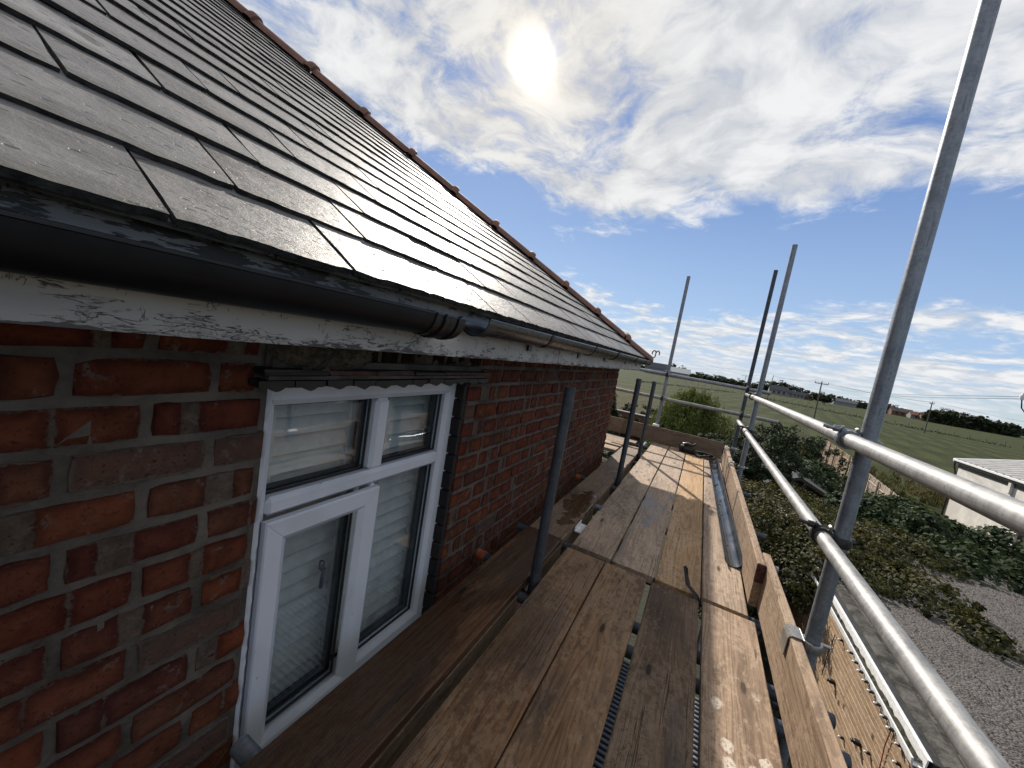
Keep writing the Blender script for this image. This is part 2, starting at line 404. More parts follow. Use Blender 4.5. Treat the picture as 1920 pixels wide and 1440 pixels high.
# --- galvanised and painted tube
def galv(name, lo, hi, rough, metal):
    m, t = new_mat(name); v, r = shifted(t)
    # streaks run along whichever local axis is longest, so use two stretched fields
    s1 = t.noise(t.mapping(v, scale=(14, 14, 14)), 1.0, 6, 0.65)
    s2 = t.noise(t.mapping(v, scale=(160, 160, 160)), 1.0, 3, 0.6)
    s3 = t.noise(t.mapping(v, scale=(120, 6, 120)), 1.0, 4, 0.6)
    s4 = t.noise(t.mapping(v, scale=(90, 90, 5)), 1.0, 4, 0.6)
    f = t.math('ADD', t.math('MULTIPLY', s1, 0.5), t.math('ADD', t.math('MULTIPLY', s3, 0.3), t.math('MULTIPLY', s4, 0.25)))
    c = t.mix(t.step(f, 0.38, 0.66), lo, hi)
    scuff = t.math('MAXIMUM', t.math('MULTIPLY', t.step(s4, 0.56, 0.66), t.step(s1, 0.47, 0.58)), t.math('MULTIPLY', t.step(t.noise(t.mapping(v, scale=(30, 30, 30)), 1.0, 6, 0.7), 0.60, 0.66), 0.5))
    c = t.mix(t.math('MULTIPLY', scuff, 0.55), c, tuple(x * 0.35 for x in lo))
    setp(t, Base_Color=c, Metallic=metal, Roughness=t.math('ADD', t.math('MULTIPLY', f, 0.30), rough - 0.14))
    bump(t, t.math('ADD', t.math('MULTIPLY', s1, 1.5), s3), 0.15, 0.002)
    return m
MAT['galv'] = galv('galvanised_tube', (0.16, 0.16, 0.163), (0.34, 0.338, 0.335), 0.56, 0.45)
MAT['galv_dull'] = galv('galvanised_tube_dull', (0.15, 0.165, 0.19), (0.28, 0.30, 0.33), 0.5, 0.65)
MAT['tube_dark'] = galv('dark_painted_tube', (0.028, 0.034, 0.044), (0.075, 0.086, 0.102), 0.52, 0.35)
MAT['steel_dark'] = galv('dark_coupler_steel', (0.020, 0.019, 0.018), (0.06, 0.058, 0.055), 0.5, 0.5)
MAT['steel_clip'] = galv('clip_steel', (0.24, 0.23, 0.22), (0.42, 0.41, 0.39), 0.4, 0.8)
MAT['rust'] = plain('orange_cap', (0.30, 0.075, 0.03), 0.6, var=0.25)
MAT['red_band'] = plain('red_painted_board_end', (0.090, 0.028, 0.023), 0.85, var=0.4, nscale=60)

# --- bricks
def brick_mat(name, tone='red'):
    m, t = new_mat(name); v, r = shifted(t, 61.0)
    r2 = t.math('FRACT', t.math('MULTIPLY', r, 13.37)); r3 = t.math('FRACT', t.math('MULTIPLY', r, 71.3)); r4 = t.math('FRACT', t.math('MULTIPLY', r, 233.1))
    n = t.noise(v, 16, 6, 0.62); nf = t.noise(v, 150, 4, 0.7); nb = t.noise(v, 38, 5, 0.65); nc = t.noise(v, 75, 5, 0.7)
    s = t.add('ShaderNodeSeparateXYZ', {0: t.tc})
    ramp = t.add('ShaderNodeValToRGB', {0: r}); cr = ramp.color_ramp
    stops = [(0.0, (0.120, 0.034, 0.022)), (0.25, (0.165, 0.052, 0.027)), (0.48, (0.118, 0.038, 0.028)), (0.66, (0.185, 0.064, 0.030)), (0.82, (0.095, 0.034, 0.027)), (1.0, (0.140, 0.060, 0.038))]
    while len(cr.elements) < len(stops): cr.elements.new(0.5)
    for e, (p_, c_) in zip(cr.elements, stops): e.position = p_; e.color = (*c_, 1)
    wob = t.math('ADD', t.math('MULTIPLY', t.math('SUBTRACT', nb, 0.5), 0.026), t.math('MULTIPLY', t.math('SUBTRACT', nc, 0.5), 0.016))
    # each face: one or two red hearts inside a paler, sandier rim left by the kiln stacking
    c1 = t.math('SUBTRACT', t.math('MULTIPLY', r2, 0.11), 0.055)
    wdt = t.math('SUBTRACT', t.math('MULTIPLY', r3, 0.044), 0.017)
    dband = t.math('SUBTRACT', t.math('ABSOLUTE', t.math('SUBTRACT', s.outputs[1], c1)), wdt)
    inset = t.math('SUBTRACT', t.math('MULTIPLY', r4, 0.010), 0.007)
    dedge = t.math('SUBTRACT', t.math('MINIMUM', t.math('SUBTRACT', 0.1, t.math('ABSOLUTE', s.outputs[1])), t.math('SUBTRACT', 0.035, t.math('ABSOLUTE', s.outputs[2]))), inset)
    dh = t.math('ADD', t.math('MINIMUM', dband, dedge), wob)
    heart = t.step(dh, -0.001, 0.004)
    red = t.mix(t.step(dh, 0.0, 0.026), t.mix(1.0, ramp.outputs[0], (0.60, 0.55, 0.58), 'MULTIPLY'), t.mix(1.0, ramp.outputs[0], (1.18, 1.2, 1.1), 'MULTIPLY'))
    red = t.mix(t.step(n, 0.35, 0.75), red, t.mix(1.0, red, (0.55, 0.52, 0.55), 'MULTIPLY'))
    pale = t.mix(r2, (0.115, 0.092, 0.074), (0.175, 0.150, 0.122)); pale = t.mix(t.step(nb, 0.35, 0.7), t.mix(1.0, pale, (0.62, 0.58, 0.56), 'MULTIPLY'), pale)
    pits = t.math('MULTIPLY', t.step(nf, 0.60, 0.68), t.step(nb, 0.40, 0.55))
    pale = t.mix(t.math('MULTIPLY', pits, 0.85), pale, (0.022, 0.014, 0.011))
    base = t.mix(heart, pale, red)
    whole = t.math('GREATER_THAN', r4, 0.94); base = t.mix(t.math('MULTIPLY', whole, 0.55), base, t.mix(nb, (0.070, 0.058, 0.048), (0.145, 0.125, 0.105)))
    # mortar dragged over the faces
    sm = t.math('MULTIPLY', t.step(nb, 0.55, 0.62), t.step(t.noise(t.mapping(v, loc=(4, 9, 2)), 11, 5, 0.65), 0.50, 0.60))
    base = t.mix(t.math('MULTIPLY', sm, 0.75), base, (0.150, 0.134, 0.118))
    base = t.mix(t.math('MULTIPLY', t.step(nc, 0.56, 0.70), 0.45), base, (0.035, 0.022, 0.018))
    if tone == 'dark': base = t.mix(1.0, base, (0.24, 0.17, 0.18), 'MULTIPLY')
    base = t.mix(1.0, base, (0.72, 0.68, 0.67), 'MULTIPLY')
    setp(t, Base_Color=base, Roughness=0.95, Specular_IOR_Level=0.12)
    h = t.math('ADD', t.math('MULTIPLY', nb, 0.8), t.math('SUBTRACT', t.math('MULTIPLY', nc, 0.7), t.math('MULTIPLY', pits, 0.7)))
    bump(t, t.math('ADD', h, t.math('MULTIPLY', heart, -0.25)), 0.9, 0.007)
    return m
MAT['brick'] = brick_mat('brick'); MAT['brick_dark'] = brick_mat('dark_textured_brick', 'dark')
m, t = new_mat('mortar'); n = t.noise(t.tc, 60, 6, 0.65); n2_ = t.noise(t.tc, 6, 6, 0.65)
setp(t, Base_Color=t.mix(t.step(n2_, 0.3, 0.7), (0.046, 0.039, 0.033), (0.125, 0.109, 0.093)), Roughness=0.95, Specular_IOR_Level=0.15); bump(t, n, 0.9, 0.008); MAT['mortar'] = m
m, t = new_mat('distant_brickwork')
bv = t.add('ShaderNodeSeparateXYZ', {0: t.tc}); bvv = t.add('ShaderNodeCombineXYZ', {0: t.math('ADD', bv.outputs[0], bv.outputs[1]), 1: bv.outputs[2]})
bt = t.add('ShaderNodeTexBrick', {'Vector': bvv.outputs[0], 'Color1': (0.16, 0.05, 0.03, 1), 'Color2': (0.11, 0.045, 0.035, 1), 'Mortar': (0.15, 0.135, 0.12, 1),
    'Scale': 1.0, 'Mortar Size': 0.006, 'Brick Width': 0.217, 'Row Height': 0.0865})
setp(t, Base_Color=bt.outputs[0], Roughness=0.85); bump(t, bt.outputs[1], 0.5, -0.006); MAT['brick_sheet'] = m

# --- slate
m, t = new_mat('wet_slate'); v, r = shifted(t, 51.0)
n = t.noise(v, 8, 7, 0.65); ng = t.noise(v, 3.0, 5, 0.62); nm = t.noise(v, 34, 5, 0.65)
riven = t.noise(t.mapping(v, scale=(20, 42, 30), rot=(0, 0, 0.42)), 1.0, 7, 0.72)
base = t.mix(t.step(n, 0.3, 0.7), (0.125, 0.119, 0.116), (0.245, 0.234, 0.227))
base = t.mix(t.math('MULTIPLY', r, 0.9), base, t.mix(1.0, base, (0.55, 0.51, 0.50), 'MULTIPLY'))
base = t.mix(t.math('MULTIPLY', t.step(riven, 0.52, 0.68), 0.45), base, (0.075, 0.068, 0.064))
pit = t.step(t.noise(t.mapping(v, scale=(30, 80, 30), rot=(0, 0, -0.22)), 1.0, 2, 0.45), 0.655, 0.69)
base = t.mix(t.math('MULTIPLY', t.math('MULTIPLY', t.step(nm, 0.52, 0.64), t.step(n, 0.46, 0.62)), 0.5), base, (0.060, 0.053, 0.046))
base = t.mix(t.math('MULTIPLY', pit, 0.9), base, (0.014, 0.013, 0.013))
sx = t.add('ShaderNodeSeparateXYZ', {0: t.tc})
low_e = t.step(t.math('ADD', sx.outputs[1], t.math('MULTIPLY', t.math('SUBTRACT', nm, 0.5), 0.09)), 0.055, 0.0)
base = t.mix(t.math('MULTIPLY', low_e, 0.7), base, t.mix(nm, (0.040, 0.036, 0.026), (0.085, 0.078, 0.055)))
wetp = t.math('MULTIPLY', t.step(t.math('ADD', ng, t.math('MULTIPLY', t.math('SUBTRACT', nm, 0.5), 0.10)), 0.575, 0.60), 0.72)
base = t.mix(wetp, base, (0.036, 0.029, 0.029))
lich = t.math('MULTIPLY', t.step(t.noise(v, 30, 5, 0.7), 0.645, 0.69), t.step(sx.outputs[1], 0.09, 0.0))
base = t.mix(lich, base, (0.33, 0.32, 0.28))
setp(t, Base_Color=base, Specular_IOR_Level=0.46)
setp(t, Roughness=t.math('ADD', t.math('MULTIPLY', riven, 0.30), t.math('ADD', 0.29, t.math('ADD', t.math('MULTIPLY', pit, 0.25), t.math('MULTIPLY', n, 0.14)))))
bump(t, t.math('SUBTRACT', t.math('ADD', t.math('MULTIPLY', riven, 1.3), t.math('MULTIPLY', nm, 0.35)), t.math('MULTIPLY', pit, 0.7)), 0.5, 0.006)
MAT['slate'] = m
MAT['slate_edge'] = plain('slate_mossy_shaded_edge', (0.022, 0.021, 0.021), 0.85, var=0.5, nscale=60, bmp=1.0)  # near-black slate sides: edge shadow put into the colour, along with moss
MAT['underlay'] = plain('roof_underlay', (0.02, 0.02, 0.02), 0.9)

m, t = new_mat('terracotta'); v, r = shifted(t); n = t.noise(v, 10, 6, 0.62); nf = t.noise(v, 70, 4, 0.6)
c = t.mix(t.step(n, 0.3, 0.7), (0.125, 0.055, 0.036), (0.215, 0.095, 0.062)); c = t.mix(t.math('MULTIPLY', t.step(nf, 0.56, 0.66), 0.55), c, (0.09, 0.06, 0.045))
c = t.mix(t.math('MULTIPLY', t.step(t.noise(v, 4, 4, 0.6), 0.52, 0.66), 0.5), c, (0.11, 0.085, 0.06))
setp(t, Base_Color=c, Roughness=0.78); bump(t, nf, 0.4, 0.004); MAT['terracotta'] = m

# --- flaking white paint
def flaking(name, white, under, amt):
    m, t = new_mat(name)
    vv = t.mapping(t.tc, scale=(60, 24, 60)); wn = t.add('ShaderNodeTexNoise', {'Vector': t.tc, 'Scale': 26.0, 'Detail': 4.0}).outputs[1]
    vv = t.vmath('ADD', vv, t.vmath('MULTIPLY', wn, (2.2, 2.2, 2.2)).outputs[0]).outputs[0]
    ve = t.add('ShaderNodeTexVoronoi', {'Vector': vv, 'Scale': 1.0}, feature='DISTANCE_TO_EDGE').outputs[0]
    ve2 = t.add('ShaderNodeTexVoronoi', {'Vector': vv, 'Scale': 3.2}, feature='DISTANCE_TO_EDGE').outputs[0]
    z = t.add('ShaderNodeSeparateXYZ', {0: t.tc}).outputs[2]
    zone = t.noise(t.mapping(t.tc, scale=(3, 3, 9)), 1.0, 5, 0.6)
    low = t.step(z, -0.03, -0.095)
    zz = t.math('ADD', zone, t.math('MULTIPLY', low, 0.16))
    mz = t.math('ADD', t.noise(t.mapping(t.tc, scale=(8, 11, 16)), 1.0, 3, 0.6), t.math('MULTIPLY', low, 0.20))
    hc = t.math('ABSOLUTE', t.math('SUBTRACT', t.noise(t.mapping(t.tc, scale=(1, 16, 85)), 1.0, 3, 0.55, 0.4), 0.5))
    vc = t.math('ABSOLUTE', t.math('SUBTRACT', t.noise(t.mapping(t.tc, scale=(1, 75, 26)), 1.0, 3, 0.55, 0.4), 0.5))
    crack = t.math('MULTIPLY', t.step(hc, 0.026, 0.005), t.step(mz, 0.53, 0.59))
    crack2 = t.math('MULTIPLY', t.step(vc, 0.026, 0.005), t.step(t.noise(t.mapping(t.tc, scale=(8, 23, 20), loc=(4, 4, 4)), 1.0, 3, 0.6), 0.57, 0.62))
    crack3 = t.math('MULTIPLY', t.step(ve2, 0.05, 0.01), t.step(mz, 0.60, 0.68)); crack2 = t.math('MAXIMUM', crack2, crack3)
    edge_f = t.math('ADD', t.step(z, -0.055, -0.080), -0.02)
    fl_n = t.noise(t.mapping(t.tc, scale=(20, 13, 75)), 1.0, 6, 0.65)
    flake = t.step(t.math('ADD', fl_n, t.math('ADD', t.math('MULTIPLY', edge_f, 0.17), t.math('MULTIPLY', t.math('SUBTRACT', zone, 0.5), 0.45))), 0.655 - 0.09 * amt, 0.675 - 0.09 * amt)
    k = t.math('MAXIMUM', t.math('MAXIMUM', crack, t.math('MULTIPLY', crack2, 0.8)), flake)
    dirt = t.noise(t.mapping(t.tc, scale=(6, 2.5, 14)), 1.0, 6, 0.6)
    wc = t.mix(t.step(dirt, 0.35, 0.72), white, tuple(x * 0.78 for x in white))
    setp(t, Base_Color=t.mix(k, wc, t.mix(dirt, under, tuple(x * 2.2 for x in under))), Roughness=0.6)
    bump(t, t.math('SUBTRACT', 1.0, k), 0.5, 0.004)
    return m
MAT['fascia'] = flaking('flaking_white_paint', (0.43, 0.42, 0.405), (0.045, 0.041, 0.042), 0.25)
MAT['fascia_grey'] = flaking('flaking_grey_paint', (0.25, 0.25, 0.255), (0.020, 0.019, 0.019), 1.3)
MAT['pvc_black'] = plain('black_gutter_plastic', (0.005, 0.006, 0.008), 0.42, var=0.2, nscale=12, bmp=0.04, spec=0.28)
MAT['pvc_grey'] = plain('weathered_grey_gutter', (0.018, 0.020, 0.024), 0.26, var=0.25, nscale=14, bmp=0.05, spec=0.7)
MAT['pvc_clip'] = plain('black_clip_plastic', (0.008, 0.008, 0.009), 0.4, var=0.1, bmp=0.0)
m, t = new_mat('white_window_plastic'); n = t.noise(t.mapping(t.tc, scale=(4, 4, 4)), 1.0, 5, 0.6)
dots = t.math('MULTIPLY', t.step(t.noise(t.tc, 95, 2, 0.5), 0.735, 0.76), 0.8)
c = t.mix(t.math('MULTIPLY', t.step(n, 0.45, 0.75), 0.5), (0.56, 0.585, 0.64), (0.40, 0.415, 0.445))
setp(t, Base_Color=t.mix(dots, c, (0.08, 0.07, 0.06)), Roughness=0.33); MAT['upvc'] = m
MAT['white_pvc'] = plain('white_plastic', (0.70, 0.70, 0.69), 0.45, var=0.08)
MAT['gasket'] = plain('black_gasket', (0.010, 0.010, 0.011), 0.55, var=0.1, bmp=0)
MAT['shutter'] = plain('white_shutter', (0.62, 0.62, 0.60), 0.5, var=0.06)
MAT['room'] = plain('room_gloom', (0.05, 0.05, 0.055), 0.9)  # gloom of the unlit room put into the colour
MAT['tile_dark'] = plain('dark_creasing_tile', (0.013, 0.010, 0.009), 0.6, var=0.4, nscale=30, bmp=0.4)
MAT['tile_red'] = plain('red_creasing_tile', (0.060, 0.022, 0.017), 0.75, var=0.4, nscale=30, bmp=0.4)
MAT['glaze_black'] = plain('black_reveal_brick', (0.008, 0.006, 0.006), 0.8, var=0.4, nscale=22, bmp=0.3)
MAT['mud'] = plain('dried_mud', (0.075, 0.060, 0.046), 0.95, var=0.3, nscale=60, bmp=1.0)
MAT['iron'] = plain('rusty_iron', (0.10, 0.065, 0.045), 0.8, var=0.3)
m, t = new_mat('window_glass'); m.node_tree.nodes.remove(t.p)
ge = t.add('ShaderNodeNewGeometry'); dt = t.math('ABSOLUTE', t.vmath('DOT_PRODUCT', ge.outputs['Normal'], ge.outputs['Incoming']).outputs[1]); fr = t.math('POWER', t.math('SUBTRACT', 1.0, dt), 5.0); gl = t.add('ShaderNodeBsdfGlossy', {'Color': (0.9, 0.95, 1, 1), 'Roughness': 0.015}); tr = t.add('ShaderNodeBsdfTransparent', {'Color': (0.90, 0.93, 0.94, 1)})
nz = t.noise(t.tc, 3.5, 2, 0.5); bp = t.add('ShaderNodeBump', {'Height': nz, 'Strength': 0.02, 'Distance': 0.05}); t.l.new(bp.outputs[0], gl.inputs['Normal'])
fac = t.math('ADD', t.math('MULTIPLY', fr, 0.9), 0.07, clamp=True)
mx = t.add('ShaderNodeMixShader', {0: fac, 1: tr.outputs[0], 2: gl.outputs[0]}); t.l.new(mx.outputs[0], t.out.inputs[0]); MAT['glass'] = m

# ------------------------------------------------------------------ ground and field
GZ = -4.2
m, t = new_mat('field_grass')
v = t.tc
n_big = t.noise(t.mapping(v, scale=(0.008, 0.008, 0.008)), 1.0, 4, 0.55)
n_mid = t.noise(t.mapping(v, scale=(0.05, 0.02, 0.05), rot=(0, 0, 0.5)), 1.0, 5, 0.6)
n_row = t.noise(t.mapping(v, scale=(1.3, 0.012, 1.0), rot=(0, 0, 0.62)), 1.0, 4, 0.6)
n_row2 = t.noise(t.mapping(v, scale=(0.022, 0.16, 1.0), rot=(0, 0, -0.12)), 1.0, 4, 0.6)
n_f = t.noise(v, 2.5, 6, 0.7)
c = t.mix(t.step(n_row, 0.35, 0.65), (0.034, 0.046, 0.014), (0.066, 0.080, 0.026))
c = t.mix(t.math('MULTIPLY', t.step(n_row2, 0.42, 0.62), 0.6), c, (0.088, 0.092, 0.036))
c = t.mix(t.math('MULTIPLY', t.step(n_mid, 0.50, 0.66), 0.75), c, (0.085, 0.064, 0.038))
c = t.mix(t.math('MULTIPLY', t.step(n_f, 0.45, 0.72), 0.5), c, (0.038, 0.045, 0.016))
wvr = t.add('ShaderNodeTexWave', {'Vector': t.mapping(v, rot=(0, 0, 0.20)), 'Scale': 0.085, 'Distortion': 3.0, 'Detail': 3.0, 'Detail Scale': 0.6}, bands_direction='X').outputs[1]
c = t.mix(t.math('MULTIPLY', t.step(wvr, 0.35, 0.75), 0.55), c, (0.115, 0.135, 0.048))
wv2 = t.add('ShaderNodeTexWave', {'Vector': t.mapping(v, rot=(0, 0, -0.10)), 'Scale': 0.020, 'Distortion': 6.0, 'Detail': 3.0, 'Detail Scale': 0.3}, bands_direction='Y').outputs[1]
c = t.mix(t.math('MULTIPLY', t.step(wv2, 0.55, 0.95), 0.55), c, (0.030, 0.036, 0.014))
so = t.add('ShaderNodeSeparateXYZ', {0: v}); left = t.math('MULTIPLY', t.step(so.outputs[0], 16.0, -2.0), t.step(so.outputs[1], 150.0, 60.0))
c = t.mix(t.math('MULTIPLY', left, t.math('MULTIPLY', t.step(n_mid, 0.38, 0.56), 0.75)), c, (0.125, 0.092, 0.058))
c = t.mix(1.0, c, (0.40, 0.44, 0.21), 'MULTIPLY')
setp(t, Base_Color=c, Roughness=0.95, Specular_IOR_Level=0.15); bump(t, t.math('ADD', n_f, n_row), 0.8, 0.25)
MAT['field'] = m
m, t = new_mat('garden_soil'); n = t.noise(t.tc, 1.2, 6, 0.65); nf = t.noise(t.tc, 14, 5, 0.7)
setp(t, Base_Color=t.mix(t.step(n, 0.4, 0.62), (0.026, 0.021, 0.015), (0.024, 0.032, 0.012)), Roughness=0.95); bump(t, nf, 0.8, 0.05); MAT['garden'] = m

def grid(name, x0, x1, y0, y1, z, nx, ny, mat_, amp=0.0, kind='structure'):
    mb = MB(); V = []
    for j in range(ny + 1):
        for i in range(nx + 1):
            x = x0 + (x1 - x0) * i / nx; y = y0 + (y1 - y0) * j / ny
            V.append((x, y, z + amp * (math.sin(x * .9 + y * .3) + math.sin(y * 1.3 - x * .4))))
    Fs = [(j * (nx + 1) + i, j * (nx + 1) + i + 1, (j + 1) * (nx + 1) + i + 1, (j + 1) * (nx + 1) + i) for j in range(ny) for i in range(nx)]
    mb.add(V, Fs, True); o = mb.build(name, mat_, origin=(0, 0, 0)); mark(o, kind=kind); return o
g_ = grid('ground', -4000, 4000, -600, 6500, GZ, 10, 10, MAT['field'])
grid('garden_ground', -14, 11.5, -10, 31, GZ + 0.02, 40, 60, MAT['garden'], 0.006)

# ------------------------------------------------------------------ the house
WX, WY1 = -0.93, 4.72            # long wall face, far corner
HX0, HY0 = -9.9, -7.5            # back wall, other end
P = math.radians(34); TP = math.tan(P); CP = math.cos(P); SP_ = math.sin(P)
house = empty('brick_house', (-5.3, -1.4, GZ), 'red brick house with a wet slate hipped roof and white window', 'house')
OY0, OY1 = 0.56, 1.44; OZ0, OZ1 = -0.29, 0.915
mb = MB(); T = 0.24; BX = WX - 0.0125
ZT = 1.055
mb.box((BX - T, HY0, GZ), (BX, OY0, ZT)); mb.box((BX - T, OY1, GZ), (BX, WY1 - .009, ZT))
mb.box((BX - T, OY0, GZ), (BX, OY1, OZ0)); mb.box((BX - T, OY0, OZ1), (BX, OY1, ZT))
wall = mb.build('wall', MAT['mortar'], house)
mb = MB(); gy, gz = 200, 56; ya, yb, za, zb_ = -.5, WY1 - .012, -.42, 1.05; V = []
for j in range(gz + 1):
    for i in range(gy + 1): V.append((BX + .0075 + random.uniform(-.0030, .0030), ya + (yb - ya) * i / gy, za + (zb_ - za) * j / gz))
Fs = []
for j in range(gz):
    for i in range(gy):
        yc_ = ya + (yb - ya) * (i + .5) / gy; zc_ = za + (zb_ - za) * (j + .5) / gz
        if OY0 - .012 < yc_ < OY1 + .012 and OZ0 - .01 < zc_ < OZ1 + .01: continue
        q = j * (gy + 1) + i; Fs.append((q, q + 1, q + gy + 2, q + gy + 1))
mb.add(V, Fs, True); mb.build('mortar_joints', MAT['mortar'], house, origin=(0, 0, 0))
mb = MB(); mb.box((HX0, WY1 - .25, GZ), (BX - T - .002, WY1 - .004, ZT)); mb.box((HX0, HY0, GZ), (HX0 + .24, WY1 - .252, ZT)); mb.box((HX0 + .242, HY0, GZ), (BX - T - .002, HY0 + .24, ZT))
mb.build('end_wall', MAT['brick_sheet'], house, origin=(0, 0, 0))
mb = MB(); mb.box((-2.2, -.4, -1.6), (-2.1, 3.2, 2.0)); mb.build('room_dark_panel', MAT['room'], house)  # panel coloured dark to stand for the unlit room behind the shutters

# bricks of the long wall: shared meshes, one object each
BH, BL, JO = 0.0865, 0.217, 0.0115
def brick_mesh(length, k, dep=0.06):
    """rough-edged face: an inset outline, a worn arris and the sides down into the joint"""
    mb = MB(); hy, hz = length / 2, (BH - JO) / 2; per = []
    ny = max(2, int(round(length / .045)))
    for i in range(ny): per.append((-hy + 2 * hy * i / ny, -hz))
    per += [(hy, -hz), (hy, 0)]
    for i in range(ny): per.append((hy - 2 * hy * i / ny, hz))
    per += [(-hy, hz), (-hy, 0)]
    n = len(per); out_, in_ = [], []
    for (y, z) in per:
        y += random.uniform(-.0022, .0012) * (1 if y > 0 else -1); z += random.uniform(-.0020, .0010) * (1 if z > 0 else -1)
        corner = abs(abs(y) - hy) < .006 and abs(abs(z) - hz) < .006
        k_ = random.uniform(.0015, .0045) + (.003 if corner else 0)
        out_.append((-.014, y, z)); in_.append((random.uniform(-.0015, .0005), y - math.copysign(min(k_, abs(y)), y), z - math.copysign(min(k_, abs(z)), z)))
    mb.add(in_ + out_, [tuple(range(n))] + [(i, n + i, n + (i + 1) % n, (i + 1) % n) for i in range(n)])
    return mb.mesh('brick', MAT['brick'])
cache = {}
def brick(y0, y1, zc, parent=wall, proud=0.0):
    L = round(y1 - y0, 3); key = L
    if key not in cache: cache[key] = [brick_mesh(L, k) for k in range(9 if abs(L - (BL - JO)) < .004 else 2)]
    return obj_from_mesh('brick', random.choice(cache[key]), parent, (WX + proud + random.uniform(-.0025, .002), (y0 + y1) / 2, zc + random.uniform(-.0015, .0015)))
nb_ = 0; low_rows = MB()
for row in range(-1, 16):
    zt = 1.1 - 0.225 + BH * 0 - BH * row + BH * 1 - BH; zc = zt + BH / 2     # row 0 spans -0.1386..-0.225 below the lens
    off = 0.223 if row % 2 == 0 else 0.331
    n0 = math.floor((-0.75 - off) / BL); y = off + n0 * BL
    while y < WY1:
        a, b = y + JO / 2, y + BL - JO / 2; y += BL
        segs = [(a, min(b, WY1))]
        inwin = zc > OZ0 - .02 and zc < 0.95
        lint = 0.95 <= zc < 1.06
        if inwin or lint:
            o0, o1 = (OY0, OY1) if zc < 0.88 else (0.535, 1.525)
            if lint: o0, o1 = 0.535, 1.50
            out = []
            for (p_, q_) in segs:
                if q_ <= o0 + .004 or p_ >= o1 - .004: out.append((p_, q_))
                else:
                    if p_ < o0: out.append((p_, o0 - (0 if zc < .88 else 0.006)))
                    if q_ > o1: out.append((o1 + .003, q_))
            segs = out
        for (p_, q_) in segs:
            if q_ - p_ < 0.022: continue
            if zc < -0.34 or q_ < -0.30: low_rows.box((WX - .06, p_, zc - (BH - JO) / 2), (WX - .001, q_, zc + (BH - JO) / 2), 0.004)
            else: brick(p_, q_, zc); nb_ += 1
lw_ = low_rows.build('lower_bricks', MAT['brick'], wall); mark(lw_, kind='stuff')
mb = MB(); mb.box((WX - .02, -7.5, GZ), (WX - .0035, WY1 - .01, -.50)); mb.build('lower_brickwork', MAT['brick_sheet'], house, origin=(0, 0, 0))
print('bricks', nb_)
# dark end bricks lining the right reveal
rv = []
for k in range(4):
    mb = MB(); mb.box((-.024, -.012, -(BH - .009) / 2), (.024, .012, (BH - .009) / 2), .003, jit=.001); rv.append(mb.mesh('reveal_brick', MAT['glaze_black']))
for k in range(14):
    zc = 0.875 - BH * (k + .5) + .02
    if zc > OZ0: obj_from_mesh('reveal_brick', rv[k % 4], wall, (WX - .028, OY1 - .0125 + random.uniform(-.002, .001), zc))
# creasing tiles over the window: two layers of tile in mortar
lint = MB(); lint.box((WX - .02, .53, .918), (-.893, 1.505, .928)); lint.box((WX - .02, .55, .945), (-.917, 1.49, .965))
lm = lint.build('lintel_mortar', MAT['mortar'], house)
tl = []
for k in range(5):
    mb = MB(); L = .082
    prof = [(0, 0)]
    V = []; nseg = 8
    for i in range(nseg + 1):
        yy = -L / 2 + L * i / nseg
        dip = -.010 * max(0, 1 - ((i - nseg / 2) / 1.7) ** 2)
        V += [(0.055, yy, dip + random.uniform(-.001, .001)), (0.055, yy, .016), (-.06, yy, .016), (-.06, yy, 0)]
    Fs = []
    for i in range(nseg):
        a = i * 4; b = a + 4
        for q in range(4): Fs.append((a + q, a + (q + 1) % 4, b + (q + 1) % 4, b + q))
    Fs += [(0, 3, 2, 1), tuple(nseg * 4 + q for q in (0, 1, 2, 3))]
    mb.convex(V, Fs); tl.append(mb.mesh('creasing_tile', MAT['tile_dark']))
for k in range(12):
    obj_from_mesh('creasing_tile', tl[k % 5], lm, (WX - .01 + random.uniform(-.003, .003), .548 + k * .0855, .900 + random.uniform(-.002, .002)), rot=(0, 0, random.uniform(-.03, .03)))
for k in range(6):
    mb = MB(); mb.box((-.06, -.084, -.007), (.05, .084, .007), .003, jit=.0015)
    obj_from_mesh('top_tile', mb.mesh('top_tile', MAT['tile_red' if k % 3 else 'tile_dark']), lm, (WX - .008 + random.uniform(-.004, .004), .60 + k * .171, .9365))
# soldier course of dark textured bricks
sol = []
for k in range(4):
    mb = MB(); mb.box((-.05, -.036, -.048), (0, .036, .048), .004, jit=.0015); sol.append(mb.mesh('soldier_brick', MAT['brick_dark']))
for k in range(11):
    obj_from_mesh('soldier_brick', sol[k % 4], wall, (WX - .004 + random.uniform(-.003, .003), 1.462 - k * .0865, 1.013))

